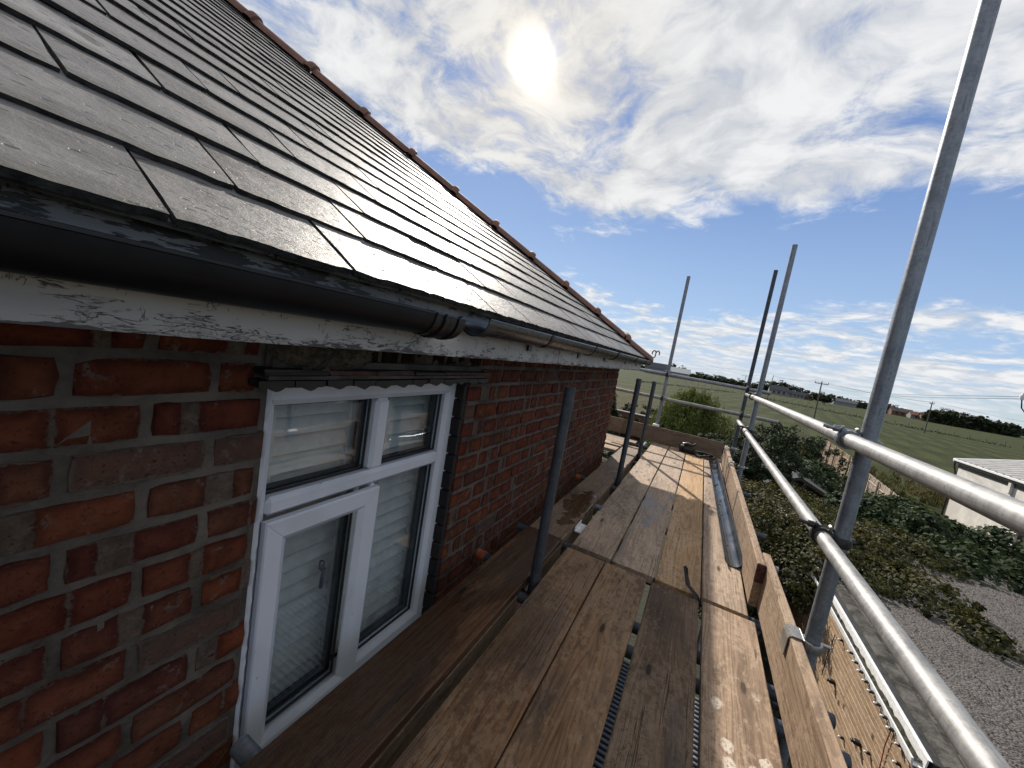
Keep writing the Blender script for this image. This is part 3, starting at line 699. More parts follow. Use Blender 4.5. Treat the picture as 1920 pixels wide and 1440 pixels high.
# ---- window
win = empty('window', (-1.02, 1.0, OZ0), None); win.parent = house; win.location = np.array((-1.02, 1.0, OZ0)) - W0[house]
FX = -0.98
def bar(nm, y0, y1, z0, z1, x1=FX, x0=-1.05, b=.008, parent=win):
    mb = MB(); mb.box((x0, y0, z0), (x1, y1, z1), b); return mb.build(nm, MAT['upvc'], parent)
def frame_rect(names, y0, y1, z0, z1, wl, wr, wt, wb, x0, x1, parent, first=None):
    """four mitred bars with a chamfered inner edge; a hairline is left open at each mitre"""
    def sec(w_): return [(0, x0), (0, x1 - .004), (.004, x1), (w_ - .018, x1), (w_ - .014, x1 - .003), (w_, x1 - .014), (w_, x0)]
    out = []
    for nm, side, w_, wa, wb_ in ((names[0], 'L', wl, wb, wt), (names[1], 'R', wr, wb, wt), (names[2], 'T', wt, wl, wr), (names[3], 'B', wb, wl, wr)):
        V = []; sc_ = sec(w_)
        for end in (0, 1):
            for (t_, x) in sc_:
                f_ = t_ / w_; o_ = f_ * (wa if end == 0 else wb_) + .0004
                if side in 'LR':
                    z = z0 + o_ if end == 0 else z1 - o_; y = y0 + t_ if side == 'L' else y1 - t_
                else:
                    y = y0 + o_ if end == 0 else y1 - o_; z = z1 - t_ if side == 'T' else z0 + t_
                V.append((x, y, z))
        n = len(sc_); Fs = [(i, (i + 1) % n, n + (i + 1) % n, n + i) for i in range(n)] + [tuple(range(n)), tuple(range(n, 2 * n))]
        mb = MB(); mb.convex(V, Fs); o = mb.build(nm, MAT['upvc'], parent if (first is None or not out) else out[0]); out.append(o)
    return out
frame_rect(('jamb', 'jamb', 'head', 'sill_rail'), .562, 1.438, OZ0, .888, .050, .078, .059, .068, -1.05, FX, win)
bar('mullion', .962, 1.026, .5662, .8288, b=.012); bar('mullion', .985, 1.007, -.2218, .5102, x1=FX - .002)
bar('transom', .6122, 1.3598, .5105, .566, x1=FX - .0015, b=.012)
sash = frame_rect(('sash', 'sash_rail', 'sash_rail', 'sash_rail'), .600, 1.003, -.262, .508, .068, .079, .073, .054, FX + .002, FX + .024, win, first=True)[0]
def beads(y0, y1, z0, z1, x, parent):
    mb = MB(); g = .006
    for (a0, a1, c0, c1) in ((y0, y0 + g, z0, z1), (y1 - g, y1, z0, z1), (y0 + g, y1 - g, z0, z0 + g), (y0 + g, y1 - g, z1 - g, z1)):
        mb.box((x - .012, a0, c0), (x, a1, c1), .003)
    mb.build('gasket', MAT['gasket'], parent)
for (y0, y1, z0, z1, x, par) in ((.612, .962, .566, .829, -1.005, win), (1.026, 1.360, .566, .829, -1.005, win), (1.007, 1.360, -.222, .5105, -1.005, win), (.668, .924, -.208, .435, -.985, sash)):
    mb = MB(); mb.box((x - .026, y0 + .001, z0 + .001), (x - .020, y1 - .001, z1 - .001)); mb.build('pane', MAT['glass'], par)
    beads(y0 + .0005, y1 - .0005, z0 + .0005, z1 - .0005, x - .004, par)
    mb = MB()                        # black spacer between the panes
    s_ = .007
    for (a0, a1, c0, c1) in ((y0, y0 + s_, z0, z1), (y1 - s_, y1, z0, z1), (y0 + s_, y1 - s_, z0, z0 + s_), (y0 + s_, y1 - s_, z1 - s_, z1)):
        mb.box((x - .062, a0 + .001, c0 + .001), (x - .027, a1 - .001, c1 - .001))
    mb.build('spacer', MAT['gasket'], par)
mb = MB(); mb.tube([(-1.055, .880, .125), (-1.055, .881, .16), (-1.055, .884, .20)], [.006, .007, .006], 8); mb.box((-1.075, .873, .19), (-1.056, .890, .225), .004)
mb.build('handle', MAT['galv_dull'], win)
# sealant bead, ragged, beside the frame
mb = MB(); V = []; Fs = []
for k in range(60):
    z = OZ0 + (.90 - OZ0) * k / 59
    V += [(WX - .012, OY0 - .001, z), (WX - .004, OY0 + .004 + random.random() * .005, z), (FX + .001, OY0 + .012, z)]
for k in range(59):
    a = k * 3; Fs += [(a, a + 1, a + 4, a + 3), (a + 1, a + 2, a + 5, a + 4)]
mb.add(V, Fs); mb.build('sealant', MAT['upvc'], win)

# shutters hanging inside
for nm, y0, y1, rod, lab in (('window_shutter', .595, .985, .662, 'white louvred shutter behind the left opening casement pane'), ('window_shutter', 1.015, 1.41, 1.115, 'white louvred shutter behind the right fixed pane')):
    sh = empty(nm, (-1.12, (y0 + y1) / 2, OZ0 + .02), lab, 'shutter')
    mb = MB(); nseg = 6; V = []
    a = math.radians(-56)
    for i in range(nseg + 1):
        w_ = -.036 + .072 * i / nseg; th = .004 * (1 - (w_ / .036) ** 2) + .0006
        for y in (y0 + .03, y1 - .03):
            for s_ in (1, -1): V.append((w_ * math.cos(a) + s_ * th * math.sin(a), y - (y0 + y1) / 2, w_ * math.sin(a) - s_ * th * math.cos(a)))
    Fs = []
    for i in range(nseg):
        p0 = i * 4; p1 = p0 + 4
        Fs += [(p0, p0 + 2, p1 + 2, p1), (p0 + 1, p1 + 1, p1 + 3, p0 + 3)]
    mb.add(V, Fs, True); sm_ = mb.mesh('slat', MAT['shutter'])
    z = OZ0 + .06
    while z < .86:
        obj_from_mesh('slat', sm_, sh, (-1.12, (y0 + y1) / 2, z), rot=(0, random.uniform(-.05, .05), 0)); z += .060
    mb = MB(); mb.box((-1.082, rod - .008, OZ0 + .05), (-1.070, rod + .008, .86), .003); mb.build('tilt_rod', MAT['shutter'], sh)
    for yy in (y0, y1 - .03):
        mb = MB(); mb.box((-1.14, yy, OZ0 + .02), (-1.10, yy + .03, .88), .004); mb.build('stile', MAT['shutter'], sh)

# ---- fascia
FCX = -0.745
fz0, fz1 = 1.1 - .078, 1.1 + .052
EY = 5.03                      # hip end fascia
def fascia_board(nm, y0, y1, dx=0.0):
    mb = MB(); n = 40; V = []
    for k in range(n + 1):
        y = y0 + (y1 - y0) * k / n; j = random.uniform(-.002, .0015)
        V += [(FCX - .02, y, fz0 + j), (FCX + dx, y, fz0 + j + random.uniform(-.001, .001)), (FCX + dx, y, fz1), (FCX - .02, y, fz1)]
    Fs = []
    for k in range(n):
        a = k * 4; b = a + 4
        for q in range(4): Fs.append((a + q, a + (q + 1) % 4, b + (q + 1) % 4, b + q))
    Fs += [(3, 2, 1, 0), (n * 4, n * 4 + 1, n * 4 + 2, n * 4 + 3)]
    mb.convex(V, Fs); return mb.build(nm, MAT['fascia'], house, origin=(FCX, 0, 1.1))
fascia_board('fascia', -7.5, 2.02); fascia_board('fascia', 2.022, EY, .003)
mb = MB(); mb.box((FCX - .022, -7.5, fz1 + .001), (FCX - .002, EY, 1.1 + .118)); mb.build('upper_fascia', MAT['fascia_grey'], house, origin=(FCX, 0, 1.1))
mb = MB(); mb.box((HX0 - .1, EY - .02, fz0), (FCX - .023, EY - .001, 1.21)); mb.build('end_fascia', MAT['fascia'], house, origin=(FCX, 0, 1.1))
mb = MB(); mb.box((WX + .003, -7.5, ZT - .02), (FCX - .021, EY - .021, ZT - .008)); mb.box((HX0 - .1, WY1 + .002, ZT - .02), (WX + .002, EY - .021, ZT - .008)); mb.build('soffit', MAT['fascia_grey'], house)

# ---- gutter
def trough(r, th, cx, cz, n=14, lip=True):
    o_ = [(cx + r * math.cos(math.pi + math.pi * k / n), cz + r * math.sin(math.pi + math.pi * k / n)) for k in range(n + 1)]
    i_ = [(cx + (r - th) * math.cos(math.pi + math.pi * k / n), cz + (r - th) * math.sin(math.pi + math.pi * k / n)) for k in range(n, -1, -1)]
    if lip: o_ = o_ + [(cx + r + .003, cz + .001), (cx + r + .002, cz + .006), (cx + r - th - .002, cz + .006)]
    return o_ + i_
GCX, GCZ, GR = -.686, 1.1 + .055, .055
def sweep_trough(name, mats, parent, y0, y1, r=GR, th=.003, cz=GCZ, nseg=1, cx=GCX):
    mb = MB(); mb.sweep(trough(r, th, cx, cz), y0, y1, True, True, False, 0, nseg)
    # end rims
    pr = trough(r, th, cx, cz); n = len(pr)
    for y, rev in ((y0, 0), (y1, 1)):
        for i in range(14):
            q = [(pr[k][0], y, pr[k][1]) for k in (i, i + 1, n - 2 - i, n - 1 - i)]
            mb.add(q, [(0, 1, 2, 3) if not rev else (3, 2, 1, 0)])
    return mb.build(name, mats, parent, sharp=50)
gl_ = sweep_trough('gutter', MAT['pvc_black'], house, -7.5, .880, cz=GCZ - .017)
gl_['label'] = 'glossy black gutter length ending in a ribbed union above the window'
for (a, b, r) in ((.775, .807, .0585), (.807, .827, .064), (.833, .859, .0605), (.865, .880, .0645), (.885, .902, .0605)):
    sweep_trough('union_rib', MAT['pvc_clip'], gl_, a, b, r, .007, cz=GCZ - .017)
gr_ = sweep_trough('gutter', MAT['pvc_grey'], house, 1.040, EY + .115, cz=GCZ + .002, nseg=1)
gr_['label'] = 'weathered grey gutter length running to the hip corner'
def bracket(par, y, w_=.03, r=.0585):
    mb = MB(); mb.sweep(trough(r, .005, GCX, GCZ + .002, lip=True), y - w_ / 2, y + w_ / 2, True, True, True)
    mb.box((FCX + .0035, y - .018, 1.075), (FCX + .012, y + .018, 1.155)); mb.build('bracket', MAT['pvc_clip'], par, sharp=50)
for y in (-.9, .05 - .4): bracket(gl_, y)
for y in (1.60, 2.36, 3.06, 3.95, 4.62): bracket(gr_, y)
sweep_trough('union_sleeve', MAT['pvc_grey'], gr_, 1.034, 1.08, .0590, .0025, cz=GCZ + .002)
sweep_trough('union_sleeve', MAT['pvc_clip'], gr_, 3.02, 3.10, .0600, .0025, cz=GCZ + .002)
mb = MB()                         # stop end
cs = [(GCX + GR * math.cos(math.pi + math.pi * k / 12), EY + .117, GCZ + .002 + GR * math.sin(math.pi + math.pi * k / 12)) for k in range(13)]
mb.add(cs, [tuple(range(13))]); mb.build('stop_end', MAT['pvc_grey'], gr_)

# ---- roof
RX0, RZ0 = -.70, 1.1 + .068        # slate edge line
HY = 5.1                          # hip corner in y
RUN = (RX0 - (2 * -5.3 - RX0)) / 2  # to the ridge
roof = MB()
zr = RZ0 + RUN * TP
def rp(run, y, lift=0.0): return (RX0 - run - SP_ * 0 + lift * SP_, y, RZ0 + run * TP + lift * CP)
u = -.006
A = rp(0.04, HY - .04, u); Bp = rp(RUN, HY - RUN, u); C = rp(RUN, HY0 + RUN, u); D_ = rp(0.04, HY0 - .2, u)
xb = 2 * -5.3 - RX0
A2 = (xb, HY - .04, A[2]); D2 = (xb, HY0 - .2, A[2])
roof.add([A, Bp, C, D_, A2, D2, (RX0, HY, A[2])], [(0, 1, 2, 3), (4, 5, 2, 1), (0, 4, 1), (5, 3, 2)])
roof_o = roof.build('roof', MAT['underlay'], house)
GA, SW = .20, .305
TILT = .019 / .42
def slate_pts(y0, y1, s0, s1, ragged=0.0, n=8, bow=0.0):
    """outline on the roof plane, bottom edge first (y, s)"""
    out = []
    for k in range(n + 1):
        y = y0 + (y1 - y0) * k / n
        e = 0.0
        if k in (0, n): e = random.uniform(0, .0045) * min(ragged, 1.3)
        else: e = random.uniform(-.0028, .0034) * min(ragged, 1.6)
        out.append((y, s0 + e))
    out += [(y1 + random.uniform(-.003, .001), s0 + .07), (y1 + random.uniform(-.004, .002), s0 + .15), (y1, s1), (y0, s1), (y0 + random.uniform(-.002, .004), s0 + .15), (y0 + random.uniform(-.001, .003), s0 + .07)]
    return out
def clip_hip(poly):
    """keep y + s*cos <= HY - .02"""
    f = lambda p: (HY - .03) - (p[0] + p[1] * CP)
    out = []
    for i in range(len(poly)):
        a, b = poly[i], poly[(i + 1) % len(poly)]; fa, fb = f(a), f(b)
        if fa >= 0: out.append(a)
        if (fa >= 0) != (fb >= 0):
            k = fa / (fa - fb); out.append((a[0] + (b[0] - a[0]) * k, a[1] + (b[1] - a[1]) * k))
    return out
def slate_solid(poly, th=.010):
    """local frame: x = up normal? -> (y, s, lift) later rotated; extruded polygon"""
    n = len(poly); V = [(y, s, 0) for y, s in poly] + [(y, s, -th) for y, s in poly]
    Fs = [tuple(range(n)), tuple(reversed(range(n, 2 * n)))]
    for i in range(n): j = (i + 1) % n; Fs.append((i, n + i, n + j, j))
    return V, Fs
# slate object frame: local X = world +Y, local Y = up the slope, local Z = outwards
def slate_matrix(y, s, lift, tilt, twist=0.0):
    ex = Vector((0, 1, 0)); ey = Vector((-CP, 0, SP_)); ez = Vector((SP_, 0, CP))
    base = Matrix((ex, ey, ez)).transposed()
    return base @ Matrix.Rotation(-tilt, 3, 'X') @ Matrix.Rotation(twist, 3, 'Z')
def orient(V, Fs): return V, Fs
variants = {}
for kind_, rg in (('n', 1.0), ('e', 2.6)):
    variants[kind_] = []
    for k in range(9):
        V, Fs = slate_solid(slate_pts(-SW / 2 + .0035, SW / 2 - .0035, 0, .41, rg, 14 if kind_ == 'e' else 10), .012 if kind_ == 'e' else .010)
        mb = MB(); mb.add(V, Fs); mb.mi = [0] + [1] * (len(Fs) - 1); variants[kind_].append(mb.mesh('slate', [MAT['slate'], MAT['slate_edge']]))
far = MB(); ns = 0
nrow = int(RUN / CP / GA)
for r in range(-1, nrow):
    s0 = r * GA + random.uniform(-.003, .003) if r >= 0 else 0.012
    offs = .258 if r % 2 == 0 else .258 + SW / 2
    if r == 2: offs -= .03
    ymin_vis = (.10 if s0 < .6 else .2 + (s0 - .65) * .46) - .33
    y = offs - SW * 30
    while y < HY + SW:
        yc = y + SW / 2; y0_ = y; y += SW
        ymax = HY - .03 - s0 * CP
        if y0_ > ymax or yc < HY0 + s0 * CP: continue
        lift = .0270 if r >= 0 else .010
        if r == -1: lift = .013
        tw = random.uniform(-.009, .009)
        Mx = slate_matrix(0, 0, 0, TILT + random.uniform(-.006, .010), tw)
        org = np.array(rp(s0 * CP, yc, lift + random.uniform(-.001, .002)))
        clipped = yc + SW / 2 + (s0 + .41) * CP > HY - .05
        if yc < ymin_vis or (r == -1) or s0 > 4.15:
            poly = clip_hip(slate_pts(yc - SW / 2 + .0035, yc + SW / 2 - .0035, s0, s0 + .41, .6, 3))
            if len(poly) < 3: continue
            V, Fs = slate_solid([(a - yc, b - s0) for a, b in poly])
            V = [tuple(np.array(Mx @ Vector(q)) + org) for q in V]; far.add(V, Fs); continue
        if clipped:
            poly = clip_hip(slate_pts(yc - SW / 2 + .0035, yc + SW / 2 - .0035, s0, s0 + .41, 1.0, 6))
            if len(poly) < 3: continue
            V, Fs = slate_solid([(a - yc, b - s0) for a, b in poly]); mb = MB(); mb.add(V, Fs); mb.mi = [0] + [1] * (len(Fs) - 1); me = mb.mesh('slate', [MAT['slate'], MAT['slate_edge']])
        else: me = random.choice(variants['e' if r == 0 else 'n'])
        o = obj_from_mesh('slate', me, roof_o, org); o.rotation_euler = Mx.to_euler(); ns += 1
fo = far.build('slate_field', MAT['slate'], roof_o); mark(fo, kind='stuff')
print('slates', ns)
# hip tiles, each with its raised collar
HD = np.array((-1, -1, TP)); HL = np.linalg.norm(HD); HDn = HD / HL
hb = np.array((1, -1, 0)) / math.sqrt(2); hn = np.cross(hb, HDn); hn = hn if hn[2] > 0 else -hn
def hip_mesh(k):
    mb = MB(); L = .322 * HL; n = 10; rad = .125
    def arc(t_, r, base=0.0): return [t_ * HDn + r * math.sin(a) * hb + (r * math.cos(a) - .072 + base) * hn for a in np.linspace(-1.25, 1.25, n + 1)]
    secs = [(0, rad), (.006, rad + .002), (L * .86, rad - .004), (L * .862, rad + .020), (L * .90, rad + .026), (L * .955, rad + .024), (L * .985, rad + .012), (L * 1.0, rad - .004)]
    rings = [arc(t_, r) for t_, r in secs] 
    V = [p for rg in rings for p in rg]; Fs = []
    for i in range(len(rings) - 1):
        for q in range(n): Fs.append((i * (n + 1) + q, i * (n + 1) + q + 1, (i + 1) * (n + 1) + q + 1, (i + 1) * (n + 1) + q))
    inner = arc(0, rad - .018); V2 = rings[0] + inner
    mb.add(V, Fs, True); mb.add(V2, [(q, n + 1 + q, n + 2 + q, q + 1) for q in range(n)])
    mb.add(inner, [tuple(range(n + 1))])
    return mb.mesh('hip_tile', MAT['terracotta'], sharp=35)
hv = [hip_mesh(k) for k in range(1)]
for k in range(14):
    kk = -.02 + .322 * k + (.02 if k else 0)
    o = obj_from_mesh('hip_tile', hv[0], roof_o, np.array((RX0, HY, RZ0 + .03)) + HD * kk + np.array((random.uniform(-.004, .004), random.uniform(-.004, .004), random.uniform(-.003, .003))))
# hip iron with two curled ends
mb = MB(); c0 = np.array((RX0 + .02, HY + .03, RZ0 + .03)); dd = np.array((1, 1, 0)) / math.sqrt(2)
for sgn in (1, -1):
    pts = [c0 - dd * .05, c0 + dd * .05, c0 + dd * .085 + np.array((0, 0, .03))]
    for a in np.linspace(0, 3.6, 9): pts.append(c0 + dd * .09 + np.array((0, 0, .075)) + sgn * hb * (.035 - .035 * math.cos(a)) * 1.0 + np.array((0, 0, .035 * math.sin(a))))
    mb.tube(pts, .0075, 7)
mb.build('hip_iron', MAT['iron'], roof_o)

# ---- mud nest under the eaves
nest = MB(); 
for k in range(170):
    a = random.uniform(0, 2 * math.pi); rr = math.sqrt(random.random())
    y = .70 + .15 * rr * math.cos(a); z = .995 + .058 * rr * math.sin(a) - (.02 if random.random() < .3 else 0)
    dep = .045 * (1 - rr ** 2) + .008; r = random.uniform(.008, .016)
    c = np.array((WX + dep, y, z)); 
    vs8 = [c + r * np.array(q) * np.array((random.uniform(.7, 1.1), random.uniform(.7, 1.2), random.uniform(.6, 1.0))) for q in
           ((1, 0, 0), (-1, 0, 0), (0, 1, 0), (0, -1, 0), (0, 0, 1), (0, 0, -1), (.6, .6, .6), (-.6, .6, .6), (.6, -.6, .6), (.6, .6, -.6), (.6, -.6, -.6))]
    nest.convex(vs8[:6], [(0, 2, 4), (2, 1, 4), (1, 3, 4), (3, 0, 4), (2, 0, 5), (1, 2, 5), (3, 1, 5), (0, 3, 5)], True)
V = []; nn = 9
for i in range(nn + 1):
    for j in range(nn + 1):
        a = i / nn * 2 - 1; b = j / nn * 2 - 1; V.append((WX + .002 + .05 * max(0, 1 - a * a - b * b) ** .5, .70 + .16 * a, .995 + .062 * b))
nest.add(V, [(i * (nn + 1) + j, i * (nn + 1) + j + 1, (i + 1) * (nn + 1) + j + 1, (i + 1) * (nn + 1) + j) for i in range(nn) for j in range(nn)], True)
no = nest.build('mud_nest', MAT['mud'])
mark(no, "bird's nest of brown mud pellets stuck above the window lintel", 'nest')

# ------------------------------------------------------------------ scaffold
scaf = empty('scaffold', (0.0, 2.4, GZ), 'galvanised tube scaffold with guard rails and toe boards beside the house', 'scaffold')
TR = .0242
def tube_part(name, p0, p1, mat_, nseg=1, label=None, wob=0.0):
    p0 = np.array(p0, float); p1 = np.array(p1, float)
    pts = [p0 + (p1 - p0) * k / 6 + np.array((random.uniform(-wob, wob), random.uniform(-wob, wob), 0)) * (0 if k in (0, 6) else 1) for k in range(7)]
    mb = MB(); mb.tube(pts, TR, 20, True, TR - .004); o = mb.build(name, MAT[mat_], scaf)
    if label: o['label'] = label
    return o
# standards
tube_part('standard', (.530, 1.712, GZ), (.536, 1.722, 3.3), 'galv_dull')
tube_part('standard', (.532, 4.745, GZ), (.530, 4.735, 2.545), 'galv_dull')
tube_part('standard', (.536, 6.085, GZ), (.540, 6.075, 2.62), 'tube_dark', label='dark corner standard at the end rails')
tube_part('standard', (-.507, 6.085, GZ), (-.497, 6.085, 2.47), 'galv_dull')
for y, zt in ((1.665, .945), (3.655, .968), (4.91, .925)):
    tube_part('inner_standard', (-.530, y, GZ), (-.530, y, zt), 'tube_dark', label='short dark standard cut off below the gutter')
# guard rails
tube_part('guard_rail', (.480, -1.5, .965), (.480, 5.30, .962), 'galv'); tube_part('guard_rail', (.480, -1.5, .606), (.480, 5.60, .598), 'galv')
tube_part('end_rail', (-1.45, 6.034, 1.030), (.80, 6.034, 1.012), 'galv_dull'); tube_part('end_rail', (-1.45, 6.034, .664), (.96, 6.034, .655), 'galv')
# ledgers and transoms
tube_part('ledger', (.581, -1.5, -.112), (.581, 6.3, -.112), 'galv_dull'); tube_part('ledger', (-.617, -1.5, -.112), (-.617, 6.3, -.112), 'tube_dark')
for y, x0, mt in ((-.6, -.88, 'tube_dark'), (.545, -.885, 'galv_dull'), (1.58, -.70, 'tube_dark'), (1.745, -.885, 'tube_dark'), (2.19, -.875, 'tube_dark'), (2.95, -.80, 'galv_dull'), (3.52, -.885, 'tube_dark'), (4.66, -.80, 'tube_dark'), (5.72, -1.6, 'tube_dark')):
    o = tube_part('transom', (x0, y, -.0635), (.66, y, -.0635), mt)
    if abs(y - 1.745) < .01 or abs(y - 3.52) < .01:
        mb = MB(); mb.tube([(x0 - .012, y, -.0635), (x0 + .035, y, -.0635)], TR + .003, 16); mb.build('end_cap', MAT['rust'], o)
TRY = [-1.5, -.6, .545, 1.58, 1.745, 2.19, 2.95, 3.52, 4.66, 5.25]
for a_, b_2 in zip(TRY[:-1], TRY[1:]):
    if b_2 - a_ < .2: continue
    for y_s in (1.665, 3.655, 4.91):
        pass
    mb = MB(); mb.box((-.5765, a_ + .03, -.150), (-.5575, b_2 - .03, -.041), .003); mb.build('edge_batten', MAT['wood_dark'], scaf)
# couplers: two collars at right angles with their bolts
def ring(mb, c, ax, r0=TR + .001, r1=TR + .0085, wdt=.034, n=16):
    ax = np.array(ax, float); up = np.array((0, 0, 1.)) if abs(ax[2]) < .9 else np.array((1., 0, 0))
    a = np.cross(ax, up); a /= np.linalg.norm(a); b = np.cross(a, ax); c = np.array(c, float); V = []
    for (t_, r) in ((-wdt / 2, r0), (-wdt / 2, r1), (-wdt * .3, r1 + .002), (wdt * .3, r1 + .002), (wdt / 2, r1), (wdt / 2, r0)):
        V += [c + ax * t_ + r * (math.cos(2 * math.pi * k / n) * a + math.sin(2 * math.pi * k / n) * b) for k in range(n)]
    Fs = [(i * n + k, i * n + (k + 1) % n, (i + 1) * n + (k + 1) % n, (i + 1) * n + k) for i in range(5) for k in range(n)]
    mb.add(V, Fs, True)
def coupler(p_std, p_rail, ax_rail, mat_='steel_dark'):
    ps = np.array(p_std, float); pr = np.array(p_rail, float); d_ = pr - ps; L = np.linalg.norm(d_); d_ /= L; ax = np.array(ax_rail, float)
    mb = MB(); ring(mb, ps, (0, 0, 1)); ring(mb, pr, ax)
    mid = (ps + pr) / 2
    side = ax
    # saddle block between the tubes and hinge lugs
    mb.box(mid - .020, mid + .020, .005)
    o = mb.build('coupler', MAT[mat_], scaf)
    b = MB()
    up = np.array((0, 0, 1.))
    b.tube([pr + up * .030 - side * .004 - d_ * .004 - d_ * -.05, pr + up * .034 - d_ * -.075], .006, 8)
    b.tube([ps + side * .035 + d_ * .030, ps + side * .036 - d_ * .055], .006, 8)
    b.tube([pr + up * .031 - d_ * .045, pr + up * .031 + d_ * .065], .0065, 8)
    b.tube([pr + up * .031 + d_ * .028, pr + up * .031 + d_ * .045], .0125, 6)
    b.tube([ps + side * .037 - d_ * .036, ps + side * .037 - d_ * .052], .0125, 6)
    b.box(pr + up * .020 + d_ * .008 - .011, pr + up * .042 + d_ * .030 + np.array((.006, .006, 0)), .004)
    b.build('bolt', MAT[mat_], o)
    l_ = MB(); l_.box(pr - d_ * .030 + up * .010 - .016, pr - d_ * .012 + up * .034 + .012, .007); l_.build('lug', MAT['steel_clip'], o)
for zz, m_ in ((.9637, 'galv_dull'), (.6037, 'steel_dark')):
    coupler((.5325, 1.717, zz), (.480, 1.717, zz), (0, 1, 0), m_)
for zz in (.9622, .599): coupler((.531, 4.74, zz), (.480, 4.74, zz), (0, 1, 0))
for zz in (1.0145, .6565): coupler((.538, 6.08, zz), (.538, 6.034, zz), (1, 0, 0))
for zz in (1.0225, .6607): coupler((-.502, 6.085, zz), (-.502, 6.034, zz), (1, 0, 0))
for y in (1.712, 4.745, 6.085): coupler((.532, y, -.112), (.581, y, -.112), (0, 1, 0))
for y in (1.665, 3.655, 4.91): coupler((-.530, y, -.112), (-.617, y, -.112), (0, 1, 0))

# toe boards on edge
def board(name, lo, hi, mat_, parent=None, label=None, cat=None, group=None, twist=0.0, b=.004, hoop=None):
    lo = np.array(lo, float); hi = np.array(hi, float); n = 14; ax = int(np.argmax(hi - lo)); c = (lo + hi) / 2
    # chamfered section carried along the long axis, with a little bow and wear
    o1, o2 = [k for k in range(3) if k != ax]; h1 = (hi[o1] - lo[o1]) / 2; h2 = (hi[o2] - lo[o2]) / 2
    sec = [(-h1, -h2 + b), (-h1, h2 - b), (-h1 + b, h2), (h1 - b, h2), (h1, h2 - b), (h1, -h2 + b), (h1 - b, -h2), (-h1 + b, -h2)]
    bow = random.uniform(-.003, .003); V = []
    for k in range(n + 1):
        t_ = k / n * 2 - 1
        for (p1, p2) in sec:
            q = np.zeros(3); q[ax] = lo[ax] + (hi[ax] - lo[ax]) * k / n
            q[o1] = c[o1] + p1 * (1 + random.uniform(-.004, .004)) + bow * (1 - t_ * t_); q[o2] = c[o2] + p2 + random.uniform(-.0007, .0007)
            V.append(q)
    m_ = len(sec); Fs = []
    for k in range(n):
        for i in range(m_): j = (i + 1) % m_; Fs.append((k * m_ + i, k * m_ + j, (k + 1) * m_ + j, (k + 1) * m_ + i))
    Fs += [tuple(range(m_)), tuple(range(n * m_, (n + 1) * m_))]
    mb = MB(); P_ = np.array(V); out = []
    for f in Fs:
        q = P_[list(f)]; nn_ = np.zeros(3)
        for i in range(len(f)): nn_ += np.cross(q[i] - q[0], q[(i + 1) % len(f)] - q[0])
        cc = q.mean(0) - c
        if len(f) == 4: cc[ax] = 0
        out.append(f if nn_ @ cc >= 0 else tuple(reversed(f)))
    mb.add(V, out); o = mb.build(name, MAT[mat_], parent)
    if label: mark(o, label, cat, group)
    return o
tb1 = board('toe_board', (.452, -1.5, .004), (.489, 2.385, .229), 'wood_toe', scaf)
tb2 = board('toe_board', (.4135, 2.225, .002), (.4505, 5.83, .226), 'wood_toe', scaf)
tb3 = board('toe_board', (-1.9, 5.985, .006), (.410, 6.008, .231), 'wood_end', scaf)
mb = MB(); mb.box((.4125, 2.219, .130), (.4515, 2.232, .227), .003); mb.build('painted_end', MAT['red_band'], tb2)
def clip(x0, x1, ystd, y, top, par, mat_='steel_clip'):
    """bent steel strap over the top of a toe board to a standard outside it"""
    mb = MB(); w_ = .075; prof = [(x0 - .004, top - .075), (x0 - .0035, top - .01), (x0 + .004, top + .004), (x1 + .002, top + .0045), (x1 + .008, top - .004), (x1 + .014, top - .020)]
    for (a, b) in zip(prof[:-1], prof[1:]):
        V = [(a[0], y - w_ / 2, a[1]), (b[0], y - w_ / 2, b[1]), (b[0], y + w_ / 2, b[1]), (a[0], y + w_ / 2, a[1])]
        nx, nz = -(b[1] - a[1]), (b[0] - a[0]); l_ = math.hypot(nx, nz); nx, nz = nx / l_ * .003, nz / l_ * .003
        V += [(p[0] + nx, p[1], p[2] + nz) for p in V]
        mb.convex(V, [(0, 1, 2, 3), (4, 5, 6, 7), (0, 1, 5, 4), (1, 2, 6, 5), (2, 3, 7, 6), (3, 0, 4, 7)])
    ring(mb, (.532, ystd, top - .03), (0, 0, 1), wdt=.03)
    mb.tube([(.532, ystd + .03, top - .03), (.60, ystd + .042, top - .035)], .006, 8)
    mb.build('toe_board_clip', MAT[mat_], par)
clip(.452, .489, 1.713, 1.69, .229, scaf); clip(.4135, .4505, 4.743, 4.74, .226, scaf); clip(.4135, .4505, 5.9, 5.66, .226, scaf)
mb = MB()                       # pale foot clip on the end board
mb.tube([(-.505, 6.047, .235), (-.505, 6.047, .262)], [.050, .046], 14); mb.build('end_board_clip', MAT['white_pvc'], scaf)

